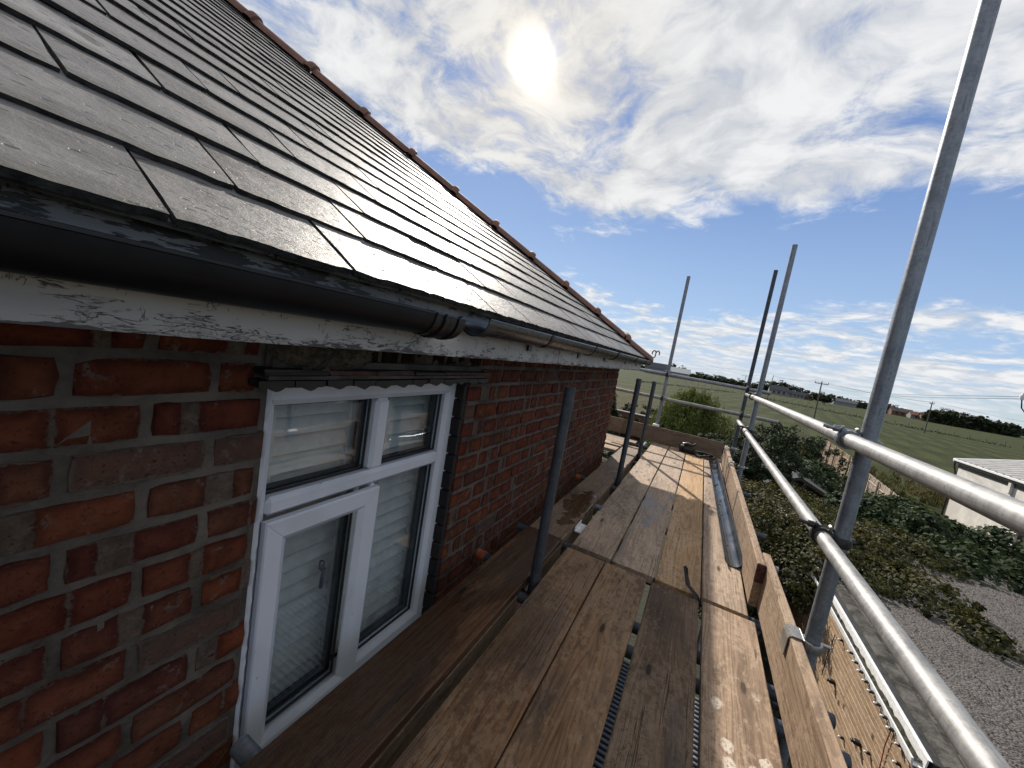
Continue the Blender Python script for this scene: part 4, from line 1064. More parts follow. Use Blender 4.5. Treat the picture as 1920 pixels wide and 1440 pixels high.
# ------------------------------------------------------------------ platform boards (loose, each a thing)
GB = 'boards of the scaffold platform'
NE, FS = 2.072, 2.112
bl = [
 ('wood_wet', (-.785, -1.5), (-.5585, 2.108), 'wet dark brown scaffold board tight under the window sill'),
 ('wood_inside', (-.778, 2.135), (-.5565, 5.30), 'grey inside board with a puddle along the brick wall'),
 ('wood_old1', (-.503, -1.5), (-.2845, NE), 'brown damp board with three knots beside the nearest short standard'),
 ('wood_old2', (-.2785, -1.5), (-.060, NE + .004), 'weathered brown board between the knotty board and the dark cracked one'),
 ('wood_dark', (-.034, -1.5), (.190, NE - .004), 'dark mouldy cracked board next to the white spattered one'),
 ('wood_pale', (.2095, -1.5), (.434, NE + .012), 'pale board with white paint spatters beside the toe board'),
 ('wood_far', (-.492, FS + .012), (-.262, 5.975), 'pale board next to the two far short standards'),
 ('wood_far', (-.251, FS + .004), (-.031, 5.975), 'pale board left of the fresh golden board'),
 ('wood_new', (-.021, FS - .004), (.1975, 5.80), 'fresh golden yellow board in the far half of the platform'),
 ('wood_far', (.206, FS + .008), (.4095, 5.97), 'pale board carrying the loose black gutter length'),
]
for (mt, lo, hi, lab) in bl:
    board('scaffold_board', (lo[0], lo[1], -.0385), (hi[0], hi[1], 0.0 + random.uniform(-.0015, .0015)), mt, None, lab, 'board', GB)
for k, (y0, y1, lab) in enumerate(((4.79, 4.99, 'first cross board round the corner, nearest the brick wall end'), (5.085, 5.30, 'second cross board round the corner of the house'),
                                   (5.31, 5.525, 'third cross board round the corner of the house'), (5.535, 5.745, 'last cross board round the corner before the end toe board'))):
    board('corner_board', (-2.9, y0, -.0385), (-.800 + .12 * (k == 3), y1, -.001), 'wood_cross', None, lab, 'board', 'boards across the corner')
mb = MB(); mb.tube([(-2.8, 4.75, -.0635), (-2.8, 5.95, -.0635)], TR, 14); mb.tube([(-.86, 4.76, -.0635), (-.86, 5.95, -.0635)], TR, 14); mb.build('corner_transom', MAT['tube_dark'], scaf)

# loose gutter length lying in the platform
lg = empty('loose_gutter', (.31, 4.2, 0), 'loose black half round gutter length lying on the platform boards', 'gutter')
def sw_line(prof, a, b):
    a = np.array(a); b = np.array(b); V = []
    for p in (a, b): V += [(p[0] + x, p[1], z) for x, z in prof]
    n = len(prof); return V, [(i, n + i, n + (i + 1) % n, (i + 1) % n) for i in range(n)]
pr = trough(.052, .003, 0, .0545); mb = MB(); V, Fs = sw_line(pr, (.366, 2.60), (.287, 5.85)); mb.add(V, Fs, True)
n = len(pr)
for y, x in ((2.60, .366), (5.85, .287)):
    for i in range(14): mb.add([(x + pr[k][0], y, pr[k][1]) for k in (i, i + 1, n - 2 - i, n - 1 - i)], [(0, 1, 2, 3)])
MAT['pvc_wet'] = plain('wet_black_gutter', (0.030, 0.033, 0.038), 0.16, var=0.3, nscale=9, bmp=0.05, spec=0.8)
mb.build('trough', MAT['pvc_wet'], lg, sharp=50)
for k in range(14):
    tt = random.random(); y = 2.75 + 3.0 * tt; x = .366 - .079 * (y - 2.6) / 3.25 + random.uniform(-.018, .018); r = random.choice((.006, .009, .013, .016))
    mb = MB(); c = np.array((x, y, .006 + ((x - (.366 - .079 * (y - 2.6) / 3.25)) ** 2) * 9))
    vs6 = [c + r * np.array(q) * np.array((1, 1.5, .7)) for q in ((1, 0, 0), (-1, .1, 0), (0, 1, .1), (0, -1, 0), (0, 0, 1), (0, 0, -.4))]
    mb.convex(vs6, [(0, 2, 4), (2, 1, 4), (1, 3, 4), (3, 0, 4), (2, 0, 5), (1, 2, 5), (3, 1, 5), (0, 3, 5)], True); mb.build('moss_lump', MAT['garden'], lg)

# black gutter fittings left at the end of the platform
ft = empty('gutter_fitting', (.02, 5.80, 0), 'tangle of black plastic gutter outlet and clips by the end toe board', 'fitting')
mb = MB(); mb.tube([(-.06, 5.80, .045), (.06, 5.76, .045)], [.042, .040], 16); mb.tube([(-.10, 5.82, .05), (-.06, 5.80, .05)], [.055, .055], 16); mb.build('outlet', MAT['pvc_clip'], ft)
mb = MB(); mb.tube([(-.08, 5.83, .10), (-.02, 5.80, .125), (.03, 5.78, .115), (.07, 5.80, .15)], [.028, .026, .022, .010], 10); mb.build('spout', MAT['pvc_clip'], ft)
mb = MB(); mb.tube([(.06, 5.76, .02), (.15, 5.70, .015), (.26, 5.72, .045), (.30, 5.74, .05), (.18, 5.76, .065), (.08, 5.78, .05)], [.014, .016, .016, .02, .014, .012], 9); mb.build('strap_loop', MAT['pvc_clip'], ft)
for lo_b, hi_b in (((.10, 5.66, .0), (.155, 5.73, .020)), ((-.13, 5.84, .02), (-.09, 5.87, .10))):
    mb = MB(); mb.box(lo_b, hi_b, .006); mb.build('clip', MAT['pvc_clip'], ft)
# torn black strip between the boards
mb = MB(); pts = [(.185, 2.083, -.015), (.172, 2.10, .012), (.135, 2.125, .028), (.118, 2.16, .062), (.108, 2.175, .092)]
V = []; 
for i, p in enumerate(pts):
    w_ = (.014, .016, .013, .010, .012)[i]; V += [(p[0] - w_, p[1], p[2]), (p[0], p[1] + .004, p[2] + .009), (p[0] + w_, p[1] - .004, p[2]), (p[0], p[1] - .002, p[2] - .003)]
Fs = [(i * 4 + q, i * 4 + (q + 1) % 4, i * 4 + 4 + (q + 1) % 4, i * 4 + 4 + q) for i in range(len(pts) - 1) for q in range(4)]
mb.add(V, Fs + [(16, 17, 18, 19), (3, 2, 1, 0)]); o = mb.build('plastic_strip', MAT['pvc_clip']); mark(o, 'torn black plastic strip sticking up between the platform boards', 'strip')
# ribbed panel stored under the platform, seen through the gaps
rb = empty('ribbed_panel', (.1, 2.1, -1.3), 'grey ribbed plastic panel stacked under the platform', 'panel')
mb = MB(); mb.box((-.6, 1.2, -1.26), (.7, 3.05, -1.24)); mb.build('sheet', MAT['steel_dark'], rb)
mb = MB(); mb.box((-.6, -.009, -.008), (.7, .009, .012), .003); rm = mb.mesh('rib', MAT['galv_dull'])
for k in range(46): obj_from_mesh('rib', rm, rb, (0, 1.23 + k * .04, -1.23))
mb = MB(); mb.box((-.55, 1.1, -1.30), (-.47, 3.2, -1.262)); mb.box((.3, 1.1, -1.30), (.38, 3.2, -1.262)); mb.build('bearer', MAT['wood_dark'], rb)
for y in (1.3, 3.0): tube_part('lower_transom', (-.7, y, -1.325), (.7, y, -1.325), 'tube_dark')
# white trim lying on the transoms in the gap
mb = MB(); mb.box((-.549, 2.36, -.0388), (-.500, 2.50, -.030), .002); mb.box((-.549, 2.36, -.0299), (-.544, 2.50, -.006), .001)
o = mb.build('plastic_trim', MAT['white_pvc']); mark(o, 'white plastic angle trim in the gap beside the inside board', 'trim')

# ------------------------------------------------------------------ foliage
def leaf_mat(name, cols, rough=0.55, trans=0.28):
    m, t = new_mat(name)
    at = t.add('ShaderNodeAttribute', attribute_name='leaf').outputs['Fac']
    rp_ = t.add('ShaderNodeValToRGB', {0: at}); cr = rp_.color_ramp
    while len(cr.elements) < len(cols): cr.elements.new(.5)
    for i, (e, c_) in enumerate(zip(cr.elements, cols)): e.position = i / (len(cols) - 1); e.color = (*c_, 1)
    setp(t, Base_Color=rp_.outputs[0], Roughness=0.72, Specular_IOR_Level=0.22)
    tl_ = t.add('ShaderNodeBsdfTranslucent', {'Color': rp_.outputs[0]})
    mx = t.add('ShaderNodeMixShader', {0: trans, 1: t.p.outputs[0], 2: tl_.outputs[0]}); t.l.new(mx.outputs[0], t.out.inputs[0])
    return m
LM = {
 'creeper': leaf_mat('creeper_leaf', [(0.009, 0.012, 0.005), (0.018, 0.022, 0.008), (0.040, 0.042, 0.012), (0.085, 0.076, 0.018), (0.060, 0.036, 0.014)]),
 'hedge': leaf_mat('hedge_leaf', [(0.008, 0.016, 0.006), (0.016, 0.030, 0.010), (0.028, 0.048, 0.015), (0.050, 0.072, 0.024)]),
 'dark': leaf_mat('dark_leaf', [(0.009, 0.016, 0.007), (0.016, 0.027, 0.010), (0.030, 0.044, 0.017)]),
 'willow': leaf_mat('willow_leaf', [(0.045, 0.065, 0.014), (0.080, 0.105, 0.022), (0.125, 0.145, 0.036), (0.160, 0.170, 0.050)]),
 'far': leaf_mat('distant_tree_leaf', [(0.022, 0.032, 0.016), (0.036, 0.048, 0.022), (0.056, 0.066, 0.032)], trans=0.2),
 'autumn': leaf_mat('autumn_leaf', [(0.060, 0.035, 0.018), (0.100, 0.060, 0.025), (0.075, 0.070, 0.025), (0.050, 0.055, 0.020)]),
 'weed': leaf_mat('weed_leaf', [(0.035, 0.060, 0.016), (0.070, 0.105, 0.030), (0.10, 0.13, 0.045)]),
 'tuft': leaf_mat('dry_grass_blade', [(0.070, 0.078, 0.026), (0.115, 0.105, 0.045), (0.150, 0.128, 0.065)]),
}
MAT['bark'] = plain('bark', (0.075, 0.055, 0.04), 0.9, var=0.3, nscale=20, bmp=0.8)
def leaf_mesh(name, centers, normals, size, mat_, aspect=0.6, droop=None, jitter=0.35, vals=None):
    n = len(centers); nrm = normals / (np.linalg.norm(normals, axis=1, keepdims=True) + 1e-9)
    ref = RNG.normal(0, 1, (n, 3))
    if droop is not None: ref = ref * .35 + np.array(droop)
    a = np.cross(nrm, ref); a /= (np.linalg.norm(a, axis=1, keepdims=True) + 1e-9); b = np.cross(nrm, a)
    s = size * RNG.uniform(1 - jitter, 1 + jitter, (n, 1))
    tip = centers + b * s * .5; base = centers - b * s * .5; fold = nrm * s * .10
    l = centers - a * s * aspect * .5 + fold - b * s * .06; r = centers + a * s * aspect * .5 + fold - b * s * .06
    V = np.stack([base, r, tip, l], 1).reshape(-1, 3)
    idx = np.arange(n * 4, dtype=np.int32)
    me = bpy.data.meshes.new(name); me.vertices.add(n * 4); me.loops.add(n * 4); me.polygons.add(n)
    me.vertices.foreach_set('co', V.astype(np.float32).ravel()); me.loops.foreach_set('vertex_index', idx)
    me.polygons.foreach_set('loop_start', np.arange(0, n * 4, 4, dtype=np.int32)); me.polygons.foreach_set('loop_total', np.full(n, 4, dtype=np.int32))
    at = me.attributes.new('leaf', 'FLOAT', 'FACE')
    if vals is None: vals = RNG.random(n)
    at.data.foreach_set('value', np.clip(vals, 0, 1).astype(np.float32)); me.materials.append(mat_); me.update(); me.validate(); return me
def clumps(ells, n, shell=0.35, nclump=60, csize=0.22, fill=0.0):
    """points gathered in clumps over a set of ellipsoids; returns points, outward directions, clump tone"""
    vol = np.array([e[3] * e[4] * e[5] for e in ells]) ** (2 / 3); pk = RNG.choice(len(ells), nclump, p=vol / vol.sum())
    E_ = np.array(ells)[pk]; dv = RNG.normal(0, 1, (nclump, 3)); dv /= np.linalg.norm(dv, axis=1, keepdims=True)
    rad = 1 - shell * RNG.random((nclump, 1)) ** 1.5
    cc = E_[:, :3] + dv * E_[:, 3:6] * rad; tone = RNG.random(nclump)
    k = RNG.integers(0, nclump, n); sz = csize * E_[k, 3:6].mean(1, keepdims=True) * RNG.uniform(.6, 1.25, (nclump, 1))[k]
    off = RNG.normal(0, 1, (n, 3)); off /= np.linalg.norm(off, axis=1, keepdims=True); off = off * RNG.random((n, 1)) ** .45
    pts = cc[k] + off * sz * np.array((1, 1, .75)); nrm = off * .8 + dv[k] * .5 + RNG.normal(0, .45, (n, 3)) + np.array((0, 0, .35))
    nf_ = int(n * fill)
    if nf_:
        k2 = RNG.choice(len(ells), nf_, p=vol / vol.sum()); E2 = np.array(ells)[k2]; d2 = RNG.normal(0, 1, (nf_, 3)); d2 /= np.linalg.norm(d2, axis=1, keepdims=True)
        pts[:nf_] = E2[:, :3] + d2 * E2[:, 3:6] * (RNG.random((nf_, 1)) ** .4 * 1.02); nrm[:nf_] = d2 + RNG.normal(0, .6, (nf_, 3)) + np.array((0, 0, .4))
    return pts, nrm, tone[k] * .6 + RNG.random(n) * .4
def plant(name, label, cat, base, ells, n, size, mat_, group=None, aspect=.6, nclump=60, csize=.22, trunk=True, droop=None, zmin=None, part_name='crown', kind=None, fill=0.0, vals_bias=None, filt=None):
    root = empty(name, base, label, cat, group)
    pts, nrm, tone = clumps(ells, n, nclump=nclump, csize=csize, fill=fill)
    keep = np.ones(len(pts), bool)
    if zmin is not None: keep &= pts[:, 2] > zmin
    if filt is not None: keep &= filt(pts)
    pts, nrm, tone = pts[keep], nrm[keep], tone[keep]
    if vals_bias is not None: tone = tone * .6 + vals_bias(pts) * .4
    me = leaf_mesh(part_name, pts - np.array(base), nrm, size, LM[mat_], aspect, droop, vals=tone)
    o = obj_from_mesh(part_name, me, root, base)
    if trunk:
        mb = MB(); b = np.array(base, float)
        top = np.array(ells[0][:3]); h = top - b
        mb.tube([b - np.array((0, 0, .1)), b + h * .35 + RNG.normal(0, .05, 3), b + h * .7 + RNG.normal(0, .05, 3), top], [np.linalg.norm(h) * .035 + .03, np.linalg.norm(h) * .028 + .02, np.linalg.norm(h) * .02 + .01, .015], 9)
        for e in ells[:6]:
            for q in range(3):
                dv = RNG.normal(0, 1, 3); dv /= np.linalg.norm(dv); tip = np.array(e[:3]) + dv * np.array(e[3:6]) * .75
                s0 = b + h * random.uniform(.35, .75); md = (s0 + tip) / 2 + RNG.normal(0, .1, 3)
                mb.tube([s0, md, tip], [np.linalg.norm(h) * .014 + .008, np.linalg.norm(h) * .009 + .005, .005], 6)
        mb.build('trunk', MAT['bark'], root)
    return root

# ------------------------------------------------------------------ timber clad outbuilding with a gravel roof
OB = empty('outbuilding', (5.0, 7.5, GZ), 'flat roofed outbuilding with timber cladding, white gutter and pale gravel roof', 'outbuilding')
OX, ORZ, OYA, OYB, OXB = 2.425, -1.9, 4.62, 12.6, 8.6
m, t = new_mat('gravel'); vo = t.add('ShaderNodeTexVoronoi', {'Vector': t.tc, 'Scale': 46.0}); vf = t.add('ShaderNodeTexVoronoi', {'Vector': t.tc, 'Scale': 95.0})
gc = t.add('ShaderNodeSeparateColor', {0: vo.outputs['Color']}).outputs[0]; gc2 = t.add('ShaderNodeSeparateColor', {0: vf.outputs['Color']}).outputs[1]; gn = t.noise(t.tc, 1.1, 5, 0.6)
c = t.mix(gc, (0.028, 0.025, 0.023), (0.115, 0.104, 0.097)); c = t.mix(t.math('MULTIPLY', gc2, .5), c, (0.115, 0.098, 0.090))
c = t.mix(t.math('MULTIPLY', t.step(gn, .5, .72), .5), c, (0.055, 0.050, 0.044))
setp(t, Base_Color=c, Roughness=0.9); bump(t, t.math('SUBTRACT', 1.0, vo.outputs['Distance']), 1.0, 0.015); MAT['gravel'] = m
m, t = new_mat('roofing_felt'); n = t.noise(t.tc, 40, 5, .6); n2_ = t.noise(t.tc, 5, 7, .7)
setp(t, Base_Color=t.mix(t.step(n2_, 0.36, 0.66), (0.026, 0.025, 0.022), (0.105, 0.100, 0.092)), Roughness=.95, Specular_IOR_Level=0.15); bump(t, n, .9, .008); MAT['felt'] = m
mb = MB(); mb.box((OX + .03, OYA + .05, GZ), (OXB, OYB, ORZ - .16)); mb.build('core_wall', MAT['brick_sheet'], OB, origin=(0, 0, 0))
mb = MB(); mb.box((OX + .16, OYA + .02, ORZ - .158), (OXB + .05, OYB + .05, ORZ - .03)); mb.build('roof_deck', MAT['felt'], OB)
mb = MB(); V = []; nx, ny = 30, 40
for j in range(ny + 1):
    for i in range(nx + 1):
        x = OX + .31 + (OXB - OX - .31) * i / nx; y = OYA + .42 + (OYB - OYA - .42) * j / ny
        if i == 0: x += random.uniform(-.05, .06)
        if j == 0: y += random.uniform(-.05, .08)
        e = min(i, j, 3) / 3
        V.append((x, y, ORZ - .028 + e * (.022 + random.uniform(0, .010))))
mb.add(V, [(j * (nx + 1) + i, j * (nx + 1) + i + 1, (j + 1) * (nx + 1) + i + 1, (j + 1) * (nx + 1) + i) for j in range(ny) for i in range(nx)], True); mb.build('gravel', MAT['gravel'], OB, origin=(0, 0, 0))
# loose stones standing proud of the gravel (one part: too many to pick apart)
mb = MB()
for k in range(5200):
    x = random.uniform(OX + .27, 6.4); y = random.uniform(OYA + .35, 10.8); r = random.uniform(.006, .013)
    c = np.array((x, y, ORZ + .006)); vs6 = [c + r * np.array(q) * (random.uniform(.7, 1.3)) for q in ((1, 0, .2), (-1, .1, .1), (0, 1, 0), (.1, -1, .1), (0, 0, .9))]
    b_i = len(mb.v); mb.v.extend([tuple(q) for q in vs6]); mb.f += [[b_i, b_i + 2, b_i + 4], [b_i + 2, b_i + 1, b_i + 4], [b_i + 1, b_i + 3, b_i + 4], [b_i + 3, b_i, b_i + 4]]; mb.sm += [False] * 4; mb.mi += [0] * 4
gs = mb.build('loose_stones', MAT['gravel'], OB, origin=(0, 0, 0)); mark(gs, kind='stuff')
# horizontal cladding boards
cb = []
for k in range(4):
    mb = MB(); mb.box((-.012, -(OYB - OYA) / 2, -.034), (.012, (OYB - OYA) / 2, .034), .006, jit=.0008); cb.append(mb.mesh('cladding_board', MAT['wood_clad']))
for k in range(31):
    obj_from_mesh('cladding_board', cb[k % 4], OB, (OX + .012 + random.uniform(-.002, .002), (OYA + OYB) / 2 + random.uniform(-.006, .006), ORZ - .20 - k * .0735))
mb = MB(); mb.sweep([(OX - .115, ORZ - .10), (OX - .11, ORZ - .135), (OX - .012, ORZ - .135), (OX - .006, ORZ - .03), (OX + .016, ORZ - .03), (OX + .016, ORZ - .024), (OX - .018, ORZ - .024), (OX - .022, ORZ - .127), (OX - .098, ORZ - .127), (OX - .102, ORZ - .066), (OX - .118, ORZ - .066)], OYA, OYB, True, False, True)
og = mb.build('white_gutter', MAT['white_pvc'], OB)
mb = MB(); V = []
for k in range(130):
    y = OYA + .05 + (OYB - OYA - .1) * k / 129; V += [(OX - .097, y, ORZ - .118 + random.uniform(-.004, .02)), (OX - .06, y, ORZ - .112 + random.uniform(0, .035)), (OX - .022, y, ORZ - .116 + random.uniform(-.004, .03))]
mb.add(V, [(k * 3 + q, k * 3 + q + 1, k * 3 + 4 + q, k * 3 + 3 + q) for k in range(129) for q in range(2)]); mb.build('gutter_debris', MAT['garden'], og)
mb = MB(); mb.box((OX + .018, OYA, ORZ - .10), (OX + .10, OYB, ORZ - .035), .006); mb.build('dark_trim', MAT['steel_dark'], OB)
mb = MB(); mb.box((OX + .102, OYA, ORZ - .12), (OX + .275, OYB, ORZ - .014), .025); mb.build('felt_kerb', MAT['felt'], OB)
mb = MB(); mb.box((OX + .277, OYA, ORZ - .12), (OXB, OYA + .30, ORZ - .012), .03); mb.build('felt_kerb', MAT['felt'], OB)
mb = MB(); mb.box((OX + .104, OYA - .16, ORZ - .45), (OXB, OYA - .002, ORZ - .12), .01); mb.build('end_parapet', MAT['tile_dark'], OB)
for k in range(8):
    mb = MB(); mb.box((OX + .05 + k * .46, OYA - .42, ORZ - .40), (OX + .49 + k * .46, OYA - .165, ORZ - .31), .012, jit=.002); mb.build('coping_stone', MAT['galv_dull'] if k > 30 else plain('pale_coping_%d' % k, (0.42, 0.42, 0.41), .85, var=.2, nscale=12), OB)
# little solar lights under the gutter and over the cladding
ORD0 = ['first', 'second', 'third', 'fourth', 'fifth', 'sixth', 'seventh', 'eighth']
lt_pos = [(y * 3.0, ORZ - .105) for y in (2.035, 1.975, 1.921, 1.867, 1.815, 1.755, 1.699, 1.65)]
k_l = 0
def wall_light(y, z, big, lab, xw=None):
    xw = OX if xw is None else xw
    l = empty('wall_light', (xw - .03, y, z), lab, 'light', 'small lights on the timber cladding')
    s_ = 1.7 if big else 1.0
    s_ *= .78
    mb = MB(); mb.box((xw - .050 * s_, y - .022 * s_, z - .018 * s_), (xw + .002, y + .022 * s_, z + .018 * s_), .006); mb.build('housing', MAT['pvc_clip'], l)
    mb = MB(); mb.box((xw - .050 * s_ - .02, y - .015 * s_, z - .012 * s_), (xw - .0505 * s_, y + .015 * s_, z + .012 * s_), .004); mb.build('lens', MAT['pvc_clip'] if big else MAT['white_pvc'], l)
for i_, (y, z) in enumerate(lt_pos): wall_light(y, z, False, 'small clear tipped light along the white gutter, %s from the creeper' % ORD0[i_], OX - .121)
for (u, v, big) in ((1581, 1202, 0), (1565, 1280, 1), (1582, 1385, 0), (1613, 1395, 1), (1632, 1414, 0), (1692, 1400, 0), (1688, 1434, 0)):
    wv_ = ray(u, v); kx = OX / wv_[0]; wall_light(wv_[1] * kx, wv_[2] * kx + CAMZ, bool(big), {1581: 'small black light on the cladding just below the creeper', 1565: 'larger black box light halfway along the cladding', 1582: 'small black light beside the tall weed', 1613: 'larger black box light above the tall weed', 1632: 'small black light below the larger box by the weed', 1692: 'small black light under the gutter end', 1688: 'small black light lowest on the cladding below the gutter end'}[u])
for (p0, p1, nm) in (((1678, 1350), (1648, 1445), 'hanging cable on the cladding below the row of lights'), ((1566, 1190), (1541, 1266), 'knotted cord on the cladding near the creeper')):
    q = []
    for (u, v) in (p0, p1):
        wv_ = ray(u, v); kx = (OX - .012) / wv_[0]; q.append(np.array((OX - .012, wv_[1] * kx, wv_[2] * kx + CAMZ)))
    mb = MB(); mb.tube([q[0], (q[0] + q[1]) / 2 + np.array((-.01, .01, -.02)), q[1]], .005, 6); o = mb.build('cable', MAT['rust'] if p0[0] == 1678 else MAT['pvc_clip']); mark(o, nm, 'cable')

# plants
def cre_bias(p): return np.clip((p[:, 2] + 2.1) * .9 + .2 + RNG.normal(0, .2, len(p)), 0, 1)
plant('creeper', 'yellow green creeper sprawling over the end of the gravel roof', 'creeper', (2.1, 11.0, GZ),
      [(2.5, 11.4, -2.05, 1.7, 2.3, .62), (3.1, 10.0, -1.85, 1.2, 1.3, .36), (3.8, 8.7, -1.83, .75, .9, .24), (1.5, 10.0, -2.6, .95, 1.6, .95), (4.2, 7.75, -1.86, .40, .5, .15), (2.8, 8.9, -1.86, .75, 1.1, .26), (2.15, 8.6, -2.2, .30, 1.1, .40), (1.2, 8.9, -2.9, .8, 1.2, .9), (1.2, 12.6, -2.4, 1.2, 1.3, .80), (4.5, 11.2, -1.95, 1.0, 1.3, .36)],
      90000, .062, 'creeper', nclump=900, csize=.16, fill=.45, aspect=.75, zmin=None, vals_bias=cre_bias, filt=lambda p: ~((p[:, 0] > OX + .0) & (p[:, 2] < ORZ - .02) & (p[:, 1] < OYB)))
plant('hedge', 'dense dark green bramble hedge behind the gravel roof', 'hedge', (7.5, 14.5, GZ),
      [(5.4, 13.9, -2.4, 2.0, 1.7, 1.0), (8.2, 13.4, -2.2, 2.0, 1.8, 1.0), (10.4, 14.6, -2.4, 1.6, 2.6, 1.1), (6.6, 16.6, -2.9, 1.6, 1.8, 1.1), (4.6, 15.6, -3.0, 1.0, 1.2, .9), (8.0, 11.4, -1.95, 1.3, 1.0, .45), (5.9, 12.0, -1.95, 1.1, .7, .4), (5.0, 20.5, -2.9, 1.6, 2.4, 1.1), (9.6, 11.2, -2.2, 1.2, 1.0, .8), (5.5, 11.2, -2.0, 1.2, .95, .45), (7.2, 11.4, -2.0, 1.5, 1.05, .5)],
      95000, .115, 'hedge', nclump=1000, csize=.14, fill=.40, aspect=.7)
plant('shrub', 'dark rounded shrub standing beyond the end rails corner', 'shrub', (2.2, 15.5, GZ), [(2.2, 15.8, -1.75, 1.15, 1.2, 1.65), (1.5, 15.2, -2.5, 1.0, 1.0, 1.3), (3.0, 16.6, -2.2, .9, .9, 1.2), (1.0, 17.0, -2.3, 1.0, 1.0, 1.4)], 26000, .085, 'dark', nclump=260, csize=.18)
plant('shrub', 'dark shrub between the shed and the timber fence', 'shrub', (4.4, 24.0, GZ), [(4.4, 24.0, -2.3, 1.7, 2.0, 1.5), (5.9, 26.0, -2.5, 1.5, 2.0, 1.3), (3.2, 22.0, -2.5, 1.2, 1.5, 1.2)], 16000, .12, 'dark', nclump=180, csize=.2)
# willow: leaves hang in curtains
wb = np.array((-.35, 23.5, GZ)); wr = empty('willow_tree', wb, 'bushy yellow green willow beyond the end rails', 'tree')
pts = []; nr = []; tn = []
for k in range(520):
    a = RNG.uniform(0, 2 * math.pi); rr = RNG.random() ** .6; lump = 1 + .22 * math.sin(a * 3 + 1) + .12 * math.sin(a * 7)
    x = 2.05 * rr * math.cos(a) * lump; y = 2.05 * rr * math.sin(a) * lump; zt_ = 4.15 * (1 - .42 * rr ** 2.2) + RNG.normal(0, .22); L = RNG.uniform(.7, 2.4) * (.5 + rr); tone = RNG.random()
    for q in range(70):
        s_ = RNG.random() * L; pts.append((x * (1 + .06 * s_) + RNG.normal(0, .07), y * (1 + .06 * s_) + RNG.normal(0, .07), max(.05, zt_ - s_))); nr.append((math.cos(a) + RNG.normal(0, .6), math.sin(a) + RNG.normal(0, .6), RNG.normal(.2, .5))); tn.append(.55 * tone + .45 * RNG.random())
obj_from_mesh('crown', leaf_mesh('crown', np.array(pts), np.array(nr), .15, LM['willow'], .30, droop=(0, 0, 1), vals=np.array(tn)), wr, wb)
mb = MB(); mb.tube([wb, wb + np.array((.05, 0, 1.5)), wb + np.array((-.1, .1, 3.2))], [.2, .15, .07], 9)
for k in range(9):
    a = k * .7; mb.tube([wb + np.array((0, 0, 1.2 + .15 * k)), wb + np.array((math.cos(a) * .7, math.sin(a) * .7, 2.6)), wb + np.array((math.cos(a) * 1.4, math.sin(a) * 1.4, 3.0))], [.07, .04, .02], 6)
mb.build('trunk', MAT['bark'], wr)
# conifer by the wall corner and the ivy covered wall
cr_ = empty('conifer', (-3.6, 17.5, GZ), 'dark small conifer showing past the brick corner', 'tree'); pts = []; nr = []
for k in range(150):
    h = RNG.random() ** .8; a = RNG.uniform(0, 6.28); L = .2 + 1.15 * (1 - h); z = .4 + 3.5 * h
    for q in range(60):
        s_ = RNG.random(); pts.append((math.cos(a) * L * s_ + RNG.normal(0, .04), math.sin(a) * L * s_ + RNG.normal(0, .04), z - .25 * s_ * s_ + RNG.normal(0, .04))); nr.append(RNG.normal(0, 1, 3) + np.array((0, 0, .6)))
obj_from_mesh('crown', leaf_mesh('crown', np.array(pts), np.array(nr), .10, LM['dark'], .35), cr_, (-3.6, 17.5, GZ))
mb = MB(); mb.tube([(-3.6, 17.5, GZ), (-3.6, 17.5, GZ + 3.8)], [.09, .01], 8); mb.build('trunk', MAT['bark'], cr_)
gw = empty('garden_wall', (-4.0, 26.5, GZ), 'brick garden wall overgrown with russet creeper beyond the conifer', 'wall')
mb = MB(); mb.box((-9, 26.6, GZ), (-1.0, 26.85, GZ + 1.9)); mb.build('brickwork', MAT['brick_sheet'], gw, origin=(0, 0, 0))
mb = MB(); mb.box((-9, 26.52, GZ + 1.901), (-1.0, 26.93, GZ + 1.98), .02); mb.build('coping', plain('grey_coping', (.22, .21, .20), .9), gw)
pts, nrm, tone = clumps([(-5.5, 26.3, GZ + 1.1, 2.6, .35, .9), (-2.2, 26.3, GZ + .7, 1.3, .3, .6)], 9000, nclump=160, csize=.2); obj_from_mesh('creeper_leaves', leaf_mesh('creeper_leaves', pts - np.array((-4, 26.5, GZ)), nrm, .13, LM['autumn'], .75, vals=tone), gw, (-4.0, 26.5, GZ))
plant('shrub', 'low dark shrub behind the overgrown garden wall', 'shrub', (-3.4, 28.5, GZ), [(-3.4, 28.5, -2.4, 1.6, .8, .7), (-1.6, 28.4, -2.5, 1.0, .7, .5)], 7000, .12, 'dark', nclump=120)
# weed in front of the cladding
wd = empty('tall_weed', (1.55, 2.62, GZ), 'tall leafy weed rising between scaffold and outbuilding', 'weed'); stems = MB(); pts = []; nr = []; 
for k in range(7):
    a = RNG.uniform(0, 6.28); tip = np.array((1.55 + .22 * math.cos(a), 2.62 + .22 * math.sin(a), -1.62 + RNG.uniform(-.35, .12))); b = np.array((1.55, 2.62, GZ)); md = (b + tip) / 2 + RNG.normal(0, .05, 3)
    stems.tube([b, md, tip], [.010, .007, .003], 6)
    for q in range(26):
        s_ = RNG.uniform(.35, 1); c = b * (1 - s_) + tip * s_; an = RNG.uniform(0, 6.28); c = c + np.array((math.cos(an), math.sin(an), .15)) * .06; pts.append(c); nr.append((RNG.normal(0, .4), RNG.normal(0, .4), 1))
stems.build('stem', MAT['bark'], wd); obj_from_mesh('leaves', leaf_mesh('leaves', np.array(pts) - np.array((1.55, 2.62, GZ)), np.array(nr), .15, LM['weed'], .28), wd, (1.55, 2.62, GZ))
